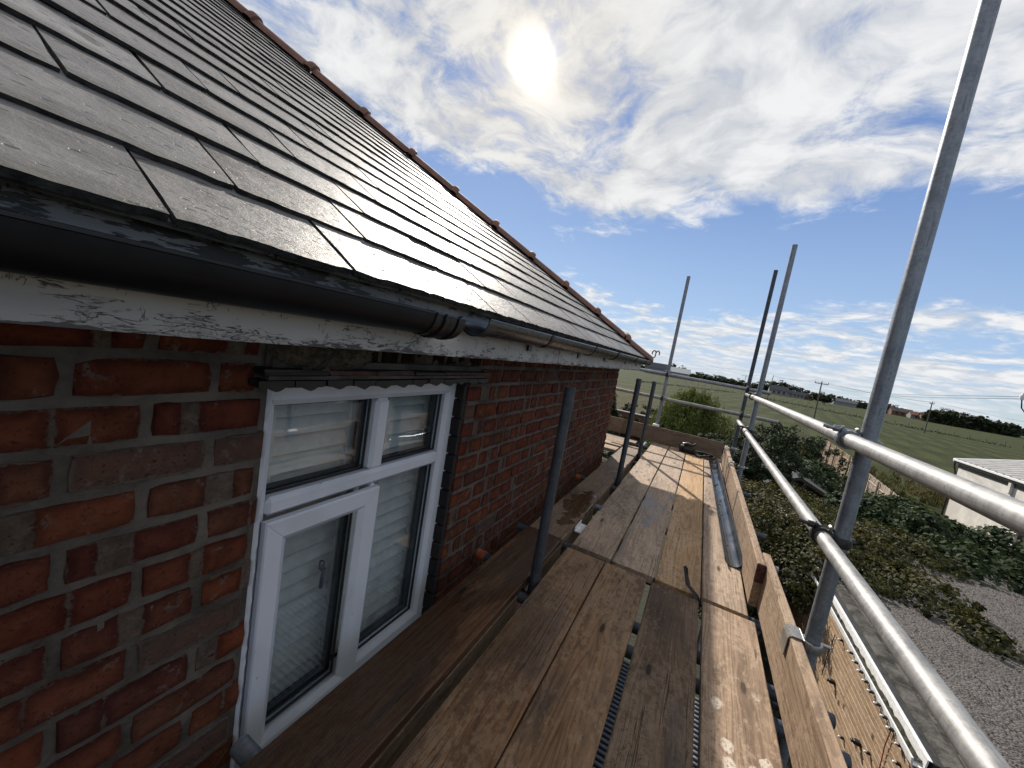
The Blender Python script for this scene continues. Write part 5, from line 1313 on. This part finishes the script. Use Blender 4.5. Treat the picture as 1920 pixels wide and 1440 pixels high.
# pale ladder leaning on the cladding behind the toe board
ld = empty('ladder', (1.7, 8.5, GZ), 'pale aluminium ladder leaning on the cladding under the creeper', 'ladder')
for dy in (0, .38):
    mb = MB(); mb.tube([(1.55, 8.3 + dy, GZ), (2.28, 8.3 + dy, -2.1)], .03, 8); mb.build('stile', MAT['galv'], ld)
for k in range(9):
    f_ = .08 + k * .1; mb = MB(); x = 1.55 + .73 * f_; z = GZ + (2.1) * f_; mb.tube([(x, 8.3, z), (x, 8.68, z)], .014, 8); mb.build('rung', MAT['galv'], ld)

# ---- shed
sd_ = empty('garden_shed', (4.3, 18.4, GZ), 'small shed with a grey felt pitched roof among the shrubs', 'shed')
SX0, SX1, SY0, SY1 = 2.9, 5.1, 17.6, 21.3; sz = GZ + 1.55; sr = GZ + 2.15; sxm = 3.85
mb = MB()
for (lo, hi) in (((SX0, SY0, GZ), (SX0 + .05, SY1, sz)), ((SX1 - .05, SY0, GZ), (SX1, SY1, sz)), ((SX0 + .051, SY0, GZ), (SX1 - .051, SY0 + .05, sz)), ((SX0 + .051, SY1 - .05, GZ), (SX1 - .051, SY1, sz))): mb.box(lo, hi)
for y in (SY0, SY1 - .05): mb.convex([(SX0, y, sz + .001), (SX1, y, sz + .001), (sxm, y, sr - .03), (SX0, y + .05, sz + .001), (SX1, y + .05, sz + .001), (sxm, y + .05, sr - .03)], [(0, 1, 2), (3, 5, 4), (0, 3, 4, 1), (1, 4, 5, 2), (2, 5, 3, 0)])
mb.build('wall', plain('shed_boards', (0.085, 0.055, 0.035), .85, var=.3), sd_)
MAT['shed_felt'] = plain('grey_shed_felt', (0.055, 0.062, 0.072), .9, var=.2, nscale=4, spec=.15)
for k, (xa, za, xb_, zb) in enumerate(((sxm, sr, SX1 + .2, sz - .05), (SX0 - .2, sz - .02, sxm, sr))):
    V = []
    for y in (SY0 - .18, SY1 + .18): V += [(xa, y, za), (xb_, y, zb), (xb_, y, zb + .03), (xa, y, za + .03)]
    mb = MB(); mb.convex(V, [(0, 1, 2, 3), (4, 5, 6, 7), (0, 1, 5, 4), (1, 2, 6, 5), (2, 3, 7, 6), (3, 0, 4, 7)]); mb.build('roof_slope', MAT['shed_felt'], sd_)
for y in (SY0 - .20, SY1 + .19):
    for (xa, za, xb_, zb) in ((sxm, sr, SX1 + .2, sz - .05), (sxm, sr, SX0 - .2, sz - .02)):
        mb = MB(); V = [(xa, y, za - .1), (xb_, y, zb - .1), (xb_, y, zb + .035), (xa, y, za + .035)]; V += [(a, b + .02, c) for a, b, c in V]
        mb.convex(V, [(0, 1, 2, 3), (4, 5, 6, 7), (0, 1, 5, 4), (1, 2, 6, 5), (2, 3, 7, 6), (3, 0, 4, 7)]); mb.build('barge_board', MAT['bark'], sd_)

# ---- fences between the gardens and the field
def fence(label, p0, p1, h, bw, mat_, gap, rails=True):
    p0 = np.array(p0, float); p1 = np.array(p1, float); L = np.linalg.norm(p1 - p0); d_ = (p1 - p0) / L; ang = math.atan2(d_[1], d_[0])
    root = empty('fence', ((p0[0] + p1[0]) / 2, (p0[1] + p1[1]) / 2, GZ), label, 'fence')
    n = int(L / (bw + gap)); vs_ = []
    for k in range(4):
        mb = MB(); mb.box((-bw / 2, -.010, 0), (bw / 2, .010, h + random.uniform(-.02, .02)), .003); vs_.append(mb.mesh('fence_board', MAT[mat_]))
    for k in range(n):
        c = p0 + d_ * (k + .5) * (bw + gap); obj_from_mesh('fence_board', vs_[k % 4], root, (c[0], c[1], GZ), rot=(random.uniform(-.01, .01), 0, ang))
    for zz in (.35, h - .3):
        nrm_ = np.array((-d_[1], d_[0])); a = p0 + nrm_ * .035; b = p1 + nrm_ * .035; mb = MB(); mb.tube([(a[0], a[1], GZ + zz), (b[0], b[1], GZ + zz)], .03, 4); mb.build('rail', MAT[mat_], root)
    for k in range(int(L / 1.9) + 1):
        c = p0 + d_ * min(L, k * 1.9) + np.array((-d_[1], d_[0])) * .09; mb = MB(); mb.box((c[0] - .04, c[1] - .04, GZ), (c[0] + .04, c[1] + .04, GZ + h + .04), .005); mb.build('post', MAT[mat_], root)
    return root
MAT['fence_grey'] = wood('timber_silver_fence', (0.24, 0.23, 0.22), (0.40, 0.39, 0.38), (0.12, 0.10, 0.09), 0.85, grey=0.7, axis=1)
fence('silver grey close boarded fence beside the hedge', (7.4, 17.3), (8.6, 29.0), 1.85, .14, 'fence_grey', .006)
fence('new pale timber fence panel run beyond the grey fence', (8.62, 29.3), (9.2, 37.5), 2.0, .12, 'wood_fence', .03)

# ---- white rendered garage with a corrugated roof
GX, GYB, GE = 12.85, 28.9, 1.1 - 2.14
ga = empty('white_garage', (15.5, 22.0, GZ), 'white rendered garage with pale corrugated roof and dark gutter', 'garage')
m, t = new_mat('white_render'); n = t.noise(t.tc, 1.6, 5, .6); nf = t.noise(t.tc, 60, 4, .6)
setp(t, Base_Color=t.mix(t.step(n, .35, .7), (0.50, 0.47, 0.43), (0.64, 0.61, 0.56)), Roughness=.9); bump(t, nf, .3, .004); MAT['render'] = m
GPT = math.tan(math.radians(14)); GRX = GX + 4.2
mb = MB(); mb.box((GX, 12, GZ), (GX + .25, GYB, GE - .12)); mb.box((GX + .251, GYB - .25, GZ), (GX + 8.4, GYB, GE - .12)); mb.box((GX + .251, 12, GZ), (GX + 8.4, 12.25, GE - .12)); mb.box((GX + 8.15, 12.251, GZ), (GX + 8.4, GYB - .251, GE - .12))
for y in (GYB - .25, 12): mb.convex([(GX, y, GE - .119), (GX + 8.4, y, GE - .119), (GRX, y, GE + 4.2 * GPT - .10), (GX, y + .25, GE - .119), (GX + 8.4, y + .25, GE - .119), (GRX, y + .25, GE + 4.2 * GPT - .10)], [(0, 1, 2), (3, 5, 4), (0, 3, 4, 1), (1, 4, 5, 2), (2, 5, 3, 0)])
mb.build('wall', MAT['render'], ga, origin=(0, 0, 0))
MAT['sheet'] = plain('pale_roof_sheet', (0.40, 0.39, 0.37), .6, var=.1, nscale=3)
for sgn in (1, -1):
    mb = MB(); V = []; ys = []; y = 11.8
    while y < GYB + .12: ys.append(y); y += .12
    for i, y in enumerate(ys):
        hgt = (0.07, 0.07, 0, 0)[i % 4]
        for (xx, zz) in ((GX - .16, GE - .16 * GPT), (GRX, GE + 4.2 * GPT)):
            X_ = xx if sgn == 1 else 2 * GRX - xx
            V.append((X_, y, zz + hgt))
    mb.add(V, [(2 * i, 2 * i + 1, 2 * i + 3, 2 * i + 2) for i in range(len(ys) - 1)]); mb.build('roof_sheet', MAT['sheet'], ga, origin=(0, 0, 0))
mb = MB(); V = []
for (xx, zz) in ((GX - .20, GE - .20 * GPT), (GRX, GE + 4.2 * GPT)): V += [(xx, GYB + .10, zz - .10), (xx, GYB + .20, zz - .10), (xx, GYB + .20, zz + .06), (xx, GYB + .10, zz + .06)]
mb.convex(V, [(0, 1, 2, 3), (4, 5, 6, 7), (0, 1, 5, 4), (1, 2, 6, 5), (2, 3, 7, 6), (3, 0, 4, 7)]); mb.build('barge_board', MAT['white_pvc'], ga)
mb = MB(); mb.box((GX - .22, 11.8, GE - .10), (GX - .165, GYB + .19, GE + .0), .01); mb.build('eave_flashing', MAT['white_pvc'], ga)
mb = MB(); mb.sweep([(GX - .16, GE - .11), (GX - .16, GE - .21), (GX - .03, GE - .21), (GX - .03, GE - .11)], 11.8, GYB + .3, True, False, True); mb.box((GX - .029, 11.8, GE - .42), (GX - .003, GYB + .02, GE - .121)); ggut = mb.build('gutter', MAT['pvc_grey'], ga)
mb = MB(); mb.tube([(GX - .09, GYB + .22, GE - .2), (GX - .08, GYB + .20, GE - .42), (GX - .02, GYB + .10, GE - .72), (GX - .05, GYB + .10, GZ)], .045, 8); mb.build('downpipe', MAT['pvc_clip'], ggut)
gwd = empty('window', (GX, 24.0, GZ + 1.0)); gwd.parent = ga; gwd.location = np.array((GX, 24.0, GZ + 1.0)) - W0[ga]
pw = [ray(1905, 1000), ray(1919, 1075)]; wy_ = pw[0][1] * GX / pw[0][0]; wz_ = pw[0][2] * GX / pw[0][0] + CAMZ
mb = MB(); mb.box((GX - .05, wy_ - 1.3, wz_ - 1.0), (GX + .05, wy_, wz_), .01); mb.build('frame', MAT['upvc'], gwd)
for q in range(2): mb = MB(); mb.box((GX - .056, wy_ - .62 - .6 * q, wz_ - .92), (GX - .0505, wy_ - .08 - .6 * q, wz_ - .08)); mb.build('pane', MAT['glass'], gwd)
pv = ray(1902, 905); vy_ = pv[1] * GX / pv[0]; vz_ = pv[2] * GX / pv[0] + CAMZ
mb = MB(); mb.box((GX - .12, vy_ - .10, vz_ - .55), (GX - .002, vy_ + .10, vz_ - .02), .02); mb.build('flue', MAT['render'], ga)
pts, nrm, tone = clumps([(12.0, 33.5, GZ + .35, 3.4, 3.0, .55), (17, 33, GZ + .35, 3.4, 2.6, .55), (10.2, 40, GZ + .3, 2.2, 5, .5)], 12000, nclump=300, csize=.14)
pts[:, 2] = np.maximum(pts[:, 2], GZ + .05); o = obj_from_mesh('rough_grass', leaf_mesh('rough_grass', pts, nrm * np.array((1, 1, .2)), .42, LM['tuft'], .12, droop=(0, 0, 1), vals=tone), None, (0, 0, 0)); mark(o, 'rough dry grass along the edge of the field', 'grass', kind='stuff')

# ------------------------------------------------------------------ far side of the field
tree_var = []
for k in range(6):
    ells = [(0, 0, .55, .42, .42, .40)] + [(RNG.normal(0, .2), RNG.normal(0, .2), RNG.uniform(.4, .8), RNG.uniform(.16, .27), RNG.uniform(.16, .27), RNG.uniform(.13, .22)) for _ in range(7)]
    pts, nrm, tone = clumps(ells, 1500, nclump=70, csize=.30); pts[:, 2] = np.clip(pts[:, 2], .02, 1.02)
    me = leaf_mesh('crown', pts, nrm, .085, LM['far'], .8, vals=tone)
    mb = MB(); mb.tube([(0, 0, -.02), (.01, 0, .3), (0, .01, .6)], [.035, .028, .012], 7)
    for q in range(5): a = q * 1.3; mb.tube([(0, 0, .25 + .04 * q), (.2 * math.cos(a), .2 * math.sin(a), .6)], [.015, .006], 5)
    tree_var.append((me, mb.mesh('trunk', MAT['bark'])))
def far_tree(u, vt, wpx, D, label, group, kind=None):
    """u: column, vt: row of the top, wpx: crown width in photo pixels, D: distance along y"""
    p = ony(u, vt, D); h = max(1.5, p[2] - GZ); wd_ = wpx / F_PX * D * 1.05
    base = np.array((p[0], D, GZ)); root = empty('field_tree', base, label, 'tree', group); cv, tv = random.choice(tree_var)
    sxy = wd_ / .95; rz = random.uniform(0, 6.28)
    obj_from_mesh('crown', cv, root, base, rot=(0, 0, rz), scale=(sxy, sxy, h * .98)); obj_from_mesh('trunk', tv, root, base, scale=(h * .8, h * .8, h * .98))
G1 = 'trees along the far edge of the field'
trees = [  # column, top row, width, distance
 (1262, 679, 16, 330, 0), (1281, 684, 14, 330, 1), (1330, 701, 20, 480, 2), (1345, 702, 24, 480, 2), (1312, 697, 22, 480, 2), (1365, 706, 22, 480, 2), (1388, 709, 18, 480, 2),
 (1420, 716, 16, 420, 2), (1441, 713, 26, 380, 3), (1462, 711, 30, 380, 3), (1476, 715, 22, 390, 3), (1490, 722, 16, 380, 3), (1500, 725, 16, 400, 4), (1514, 730, 14, 400, 4),
 (1538, 733, 26, 300, 5), (1551, 735, 22, 300, 5), (1575, 742, 18, 420, 6), (1590, 745, 18, 420, 6), (1612, 749, 20, 420, 6), (1640, 752, 18, 420, 6),
 (1663, 753, 18, 400, 7), (1679, 758, 14, 400, 7), (1695, 765, 14, 400, 7), (1712, 770, 16, 420, 7), (1725, 772, 14, 420, 7), (1736, 773, 14, 420, 7), (1750, 771, 12, 420, 7),
 (1762, 766, 16, 360, 8), (1773, 764, 20, 360, 8), (1785, 766, 18, 360, 8), (1797, 770, 16, 360, 8), (1808, 771, 18, 360, 8), (1820, 776, 20, 350, 8), (1832, 779, 18, 350, 8), (1843, 778, 16, 350, 8), (1852, 786, 18, 350, 8), (1862, 787, 14, 360, 8), (1876, 791, 18, 370, 9), (1890, 793, 20, 370, 9), (1904, 797, 20, 370, 9), (1916, 800, 18, 370, 9),
]
tl_ = ['dark round tree beside the low grey barn', 'ragged thin tree behind the white roofed barn', 'low tree of the far hedge', 'broad tree behind the white bungalow', 'dark tree beside the small gabled houses',
       'dark domed field tree', 'far hazy tree behind the grey farm building', 'dark tree around the red roofed cottages', 'tall dark tree of the wood', 'lower tree of the outer wood']
ORD = ['first', 'second', 'third', 'fourth', 'fifth', 'sixth', 'seventh', 'eighth', 'ninth', 'tenth', 'eleventh', 'twelfth', 'thirteenth', 'fourteenth', 'fifteenth']
ref_ = {2: 'from the white roofed barn', 3: 'from the corner standards', 4: 'from the white bungalow', 5: 'from the field pole', 6: 'from the domed tree', 7: 'from the tall scaffold standard', 8: 'from the cottages', 9: 'from the tall wood'}
cnt_ = {}
for (u, v, w_, D, k) in trees:
    i_ = cnt_.get(k, 0); cnt_[k] = i_ + 1
    far_tree(u, v, w_, D, tl_[k] if k not in ref_ else tl_[k] + ', ' + ORD[i_] + ' ' + ref_[k], G1)
# far low hedge lines, one mass each
def hedge_line(name, u0, u1, D0, D1, h, label, n=1600):
    a = ony(u0, 730, D0); b = ony(u1, 730, D1); tt = RNG.random(n); pts = np.stack([a[0] + (b[0] - a[0]) * tt + RNG.normal(0, .5, n), D0 + (D1 - D0) * tt + RNG.normal(0, .8, n), GZ + h * RNG.random(n) ** .8 * (0.7 + .5 * np.sin(tt * 60) ** 2)], 1)
    o = obj_from_mesh(name, leaf_mesh(name, pts, RNG.normal(0, 1, (n, 3)), h * .55, LM['far'], .8), None, (0, 0, 0)); mark(o, label, 'hedge', kind='stuff')
hedge_line('far_hedge', 1190, 1420, 460, 430, 4.5, 'far hedge at the foot of the left tree line')
hedge_line('far_hedge', 1420, 1660, 430, 440, 4.0, 'far hedge in front of the bungalow and small houses')
hedge_line('far_hedge', 1640, 1770, 400, 400, 3.0, 'far hedge behind the red roofed cottages')
hedge_line('far_hedge', 1752, 1935, 345, 350, 6.0, 'thick far hedge under the tall dark wood', 2600)
hedge_line('field_bank', 1190, 1380, 120, 190, .5, 'dry bank line crossing the left side of the field', 900)
hedge_line('field_bank', 1400, 1920, 190, 150, .55, 'dry bank line crossing the right side of the field', 1600)
def far_house(u, v_ridge, wpx, D, wall_c, roof_c, label, name='cottage', rot=0.0, chim=False, hip=1.0):
    p = ony(u, v_ridge, D); wd_ = wpx / F_PX * D; H_ = p[2] - GZ; eh = H_ * .55; dp = wd_ * .6
    root = empty(name, (p[0], D, GZ), label, 'house' if 'barn' not in name else 'barn'); c = np.array((p[0], D))
    mb = MB(); x0, x1, y0, y1 = p[0] - wd_ / 2, p[0] + wd_ / 2, D - dp / 2, D + dp / 2
    mb.box((x0, y0, GZ), (x1, y1, GZ + eh)); mb.convex([(x0, y0, GZ + eh + .001), (x0, y1, GZ + eh + .001), (x0, D, GZ + H_ - .15), (x0 + .3, y0, GZ + eh + .001), (x0 + .3, y1, GZ + eh + .001), (x0 + .3, D, GZ + H_ - .15)], [(0, 1, 2), (3, 4, 5), (0, 1, 4, 3), (1, 2, 5, 4), (2, 0, 3, 5)])
    mb.convex([(x1, y0, GZ + eh + .001), (x1, y1, GZ + eh + .001), (x1, D, GZ + H_ - .15), (x1 - .3, y0, GZ + eh + .001), (x1 - .3, y1, GZ + eh + .001), (x1 - .3, D, GZ + H_ - .15)], [(0, 1, 2), (3, 4, 5), (0, 1, 4, 3), (1, 2, 5, 4), (2, 0, 3, 5)])
    mb.build('wall', wall_c, root)
    mb = MB(); e = .4
    for s_ in (-1, 1):
        V = [(x0 - e, D, GZ + H_), (x1 + e, D, GZ + H_), (x1 + e, D + s_ * (dp / 2 + e), GZ + eh - .1), (x0 - e, D + s_ * (dp / 2 + e), GZ + eh - .1)]; V += [(a, b, z + .2) for a, b, z in V]
        mb.convex(V, [(0, 1, 2, 3), (4, 5, 6, 7), (0, 1, 5, 4), (1, 2, 6, 5), (2, 3, 7, 6), (3, 0, 4, 7)])
    rf = mb.build('roof', roof_c, root)
    if chim: mb = MB(); mb.box((x0 + wd_ * .1, D - .5, GZ + H_ - .8), (x0 + wd_ * .1 + 1, D + .5, GZ + H_ + 1.4), .05); mb.build('chimney', MAT['brick_sheet'], rf)
    if 'barn' not in name:
        for q in range(3): mb = MB(); xx = x0 + wd_ * (.2 + .27 * q); mb.box((xx, y0 - .08, GZ + eh * .35), (xx + wd_ * .1, y0 - .003, GZ + eh * .8)); mb.build('window', MAT['gasket'], root)
WC = plain('far_white_wall', (.22, .215, .20), .9); BC = plain('far_brick_wall', (.17, .085, .06), .9); GCm = plain('far_grey_wall', (.22, .23, .25), .8)
RR = plain('far_red_roof', (.17, .07, .05), .85); RG = plain('far_grey_roof', (.085, .09, .097), .8, spec=.2); RW = plain('far_pale_roof', (.42, .43, .42), .6); RD = plain('far_dark_roof', (.07, .06, .058), .8)
far_house(1233, 681, 36, 300, GCm, RG, 'low grey metal barn behind the end of the gutter', 'barn'); far_house(1272, 690, 38, 300, GCm, RW, 'low barn with bright pale roof behind the end rails', 'barn')
far_house(1461, 724, 24, 345, WC, RG, 'white bungalow in front of the broad pale trees', 'bungalow'); far_house(1478, 731, 12, 360, GCm, RG, 'small grey gabled house right of the white bungalow'); far_house(1497, 735, 16, 360, WC, RG, 'pale gabled house by the dark trees'); far_house(1512, 738, 16, 365, BC, RD, 'brick house with dark roof left of the domed tree', chim=True)
far_house(1583, 749, 26, 400, GCm, RG, 'long hazy grey farm building past the domed tree', 'barn'); far_house(1690, 766, 22, 390, BC, RD, 'long dark roofed cottage with tall end chimney', chim=True); far_house(1726, 774, 22, 380, WC, RR, 'red roofed cottage with cream gable'); far_house(1742, 776, 16, 375, BC, RR, 'red roofed cottage behind the right field pole'); far_house(1754, 779, 12, 370, WC, RG, 'grey roofed house at the edge of the tall wood')
far_house(1880, 802, 16, 365, BC, RD, 'dark roofed house at the outer end of the wood')

# power poles and the lines between them
def pole(base, top, arm, label):
    r = empty('power_pole', base, label, 'pole', 'poles of the overhead line'); mb = MB(); mb.tube([base, top], [.15, .11], 9); mb.build('shaft', MAT['wood_pole'], r)
    d_ = np.array((1, .2, 0)) / np.linalg.norm((1, .2, 0)); t_ = np.array(top, float); ends = []
    if arm > 0:
        mb = MB(); mb.tube([t_ - d_ * arm + np.array((0, 0, -.3)), t_ + d_ * arm + np.array((0, 0, -.3))], .09, 6); mb.build('crossarm', MAT['wood_pole'], r)
    for q in (-1, 0, 1):
        b = t_ + d_ * arm * q + np.array((0, 0, -.25 if q else .0)); mb = MB(); mb.tube([b, b + np.array((0, 0, .35))], [.05, .07], 7); mb.build('insulator', MAT['steel_dark'], r); ends.append(b + np.array((0, 0, .36)))
    return ends
def from_px(ub, vb, ut, vt, D=None):
    b = onz(ub, vb, GZ); D = D or b[1]; b = ony(ub, vb, D); b[2] = GZ; tp = ony(ut, vt, D); return np.array((b[0], D, GZ)), np.array((tp[0], D, tp[2]))
b1, t1 = from_px(1526, 785, 1541, 717); e1 = pole(b1, t1, 1.25, 'power pole with a wide crossarm in the middle of the field')
b2, t2 = from_px(1733, 812, 1748, 755); e2 = pole(b2, t2, .45, 'slim power pole in front of the red roofed cottages')
b3, t3 = from_px(1438, 750, 1450, 705); e3 = pole(b3, t3, .0, 'bare power pole in front of the white bungalow')
b4, t4 = from_px(1397, 716, 1399, 704, 260); e4 = pole(b4, t4, 2.2, 'distant power pole with crossarm beside the corner standards')
b5, t5 = from_px(1236, 712, 1243, 668, 120)
def wire(a, b, sag, label, rad=.020):
    a = np.array(a); b = np.array(b); L = np.linalg.norm(b - a); mb = MB(); mb.tube([a + (b - a) * k / 16 - np.array((0, 0, sag * 4 * (k / 16) * (1 - k / 16))) for k in range(17)], rad, 5)
    o = mb.build('power_line', MAT['steel_dark']); mark(o, label, 'wire', 'overhead wires across the field')
WL = 'thin overhead wire across the field'
pr_, tr_ = np.array((78, 118, GZ)), np.array(ony(1990, 800, 118)); 
for q, sd2 in ((0, 'house'), (2, 'field')): wire(e1[q], e2[q], .5, 'overhead wire on the %s side between crossarm pole and slim pole' % sd2); wire(e1[q], e3[q], .5, 'overhead wire on the %s side between crossarm pole and bare pole' % sd2)
lft = ony(1205, 664, 230)
wire(e3[1], lft, .6, 'long overhead wire from the bare pole towards the barns'); wire(e2[1], ony(1990, 803, 150), .4, 'overhead wire from the slim pole past the tall wood')
ins = ony(1916, 748, 14.0)
hp = empty('power_pole', (ins[0] + .55, 14.0, GZ), 'near power pole whose arm and glass insulator reach into view', 'pole', 'poles of the overhead line')
mb = MB(); mb.tube([(ins[0] + .75, 14.0, GZ), (ins[0] + .75, 14.0, ins[2] + .7)], [.15, .12], 10); mb.build('shaft', MAT['wood_pole'], hp)
mb = MB(); mb.tube([(ins[0] - .02, 14.0, ins[2] + .04), (ins[0] + .9, 14.0, ins[2] + .04)], .03, 8); mb.build('crossarm', MAT['galv_dull'], hp)
mb = MB(); mb.tube([(ins[0], 14.0, ins[2] + .14), (ins[0], 14.0, ins[2] + .06), (ins[0], 14.0, ins[2] - .02)], [.02, .05, .035], 10); mb.build('insulator', MAT['white_pvc'], hp)
mb = MB(); mb.tube([(ins[0], 14, ins[2]), (ins[0] + .03, 13.98, ins[2] - .22), (ins[0] + .16, 14, ins[2] - .38), (ins[0] + .5, 14, ins[2] - .3)], .012, 6); mb.build('jumper_cable', MAT['pvc_clip'], hp)
for k in (0, 1): wire(np.array((ins[0], 14.0, ins[2] + .06 - .06 * k)), np.array(e1[k * 2]) + np.array((0, 0, .1)), .8, ('upper' if k == 0 else 'lower') + ' thin wire from the glass insulator to the crossarm pole', .006)
# post and wire fence in the field
fp = empty('field_fence', (30, 175, GZ), 'row of small posts across the field beyond the first pole', 'fence')
mb = MB(); mb.tube([(0, 0, 0), (0, 0, 1.2)], .07, 6); pm = mb.mesh('post', MAT['wood_pole'])
for k in range(34):
    f_ = k / 33; x = -8 + 95 * f_; y = 205 - 50 * f_ + random.uniform(-.5, .5); obj_from_mesh('post', pm, fp, (x, y, GZ))
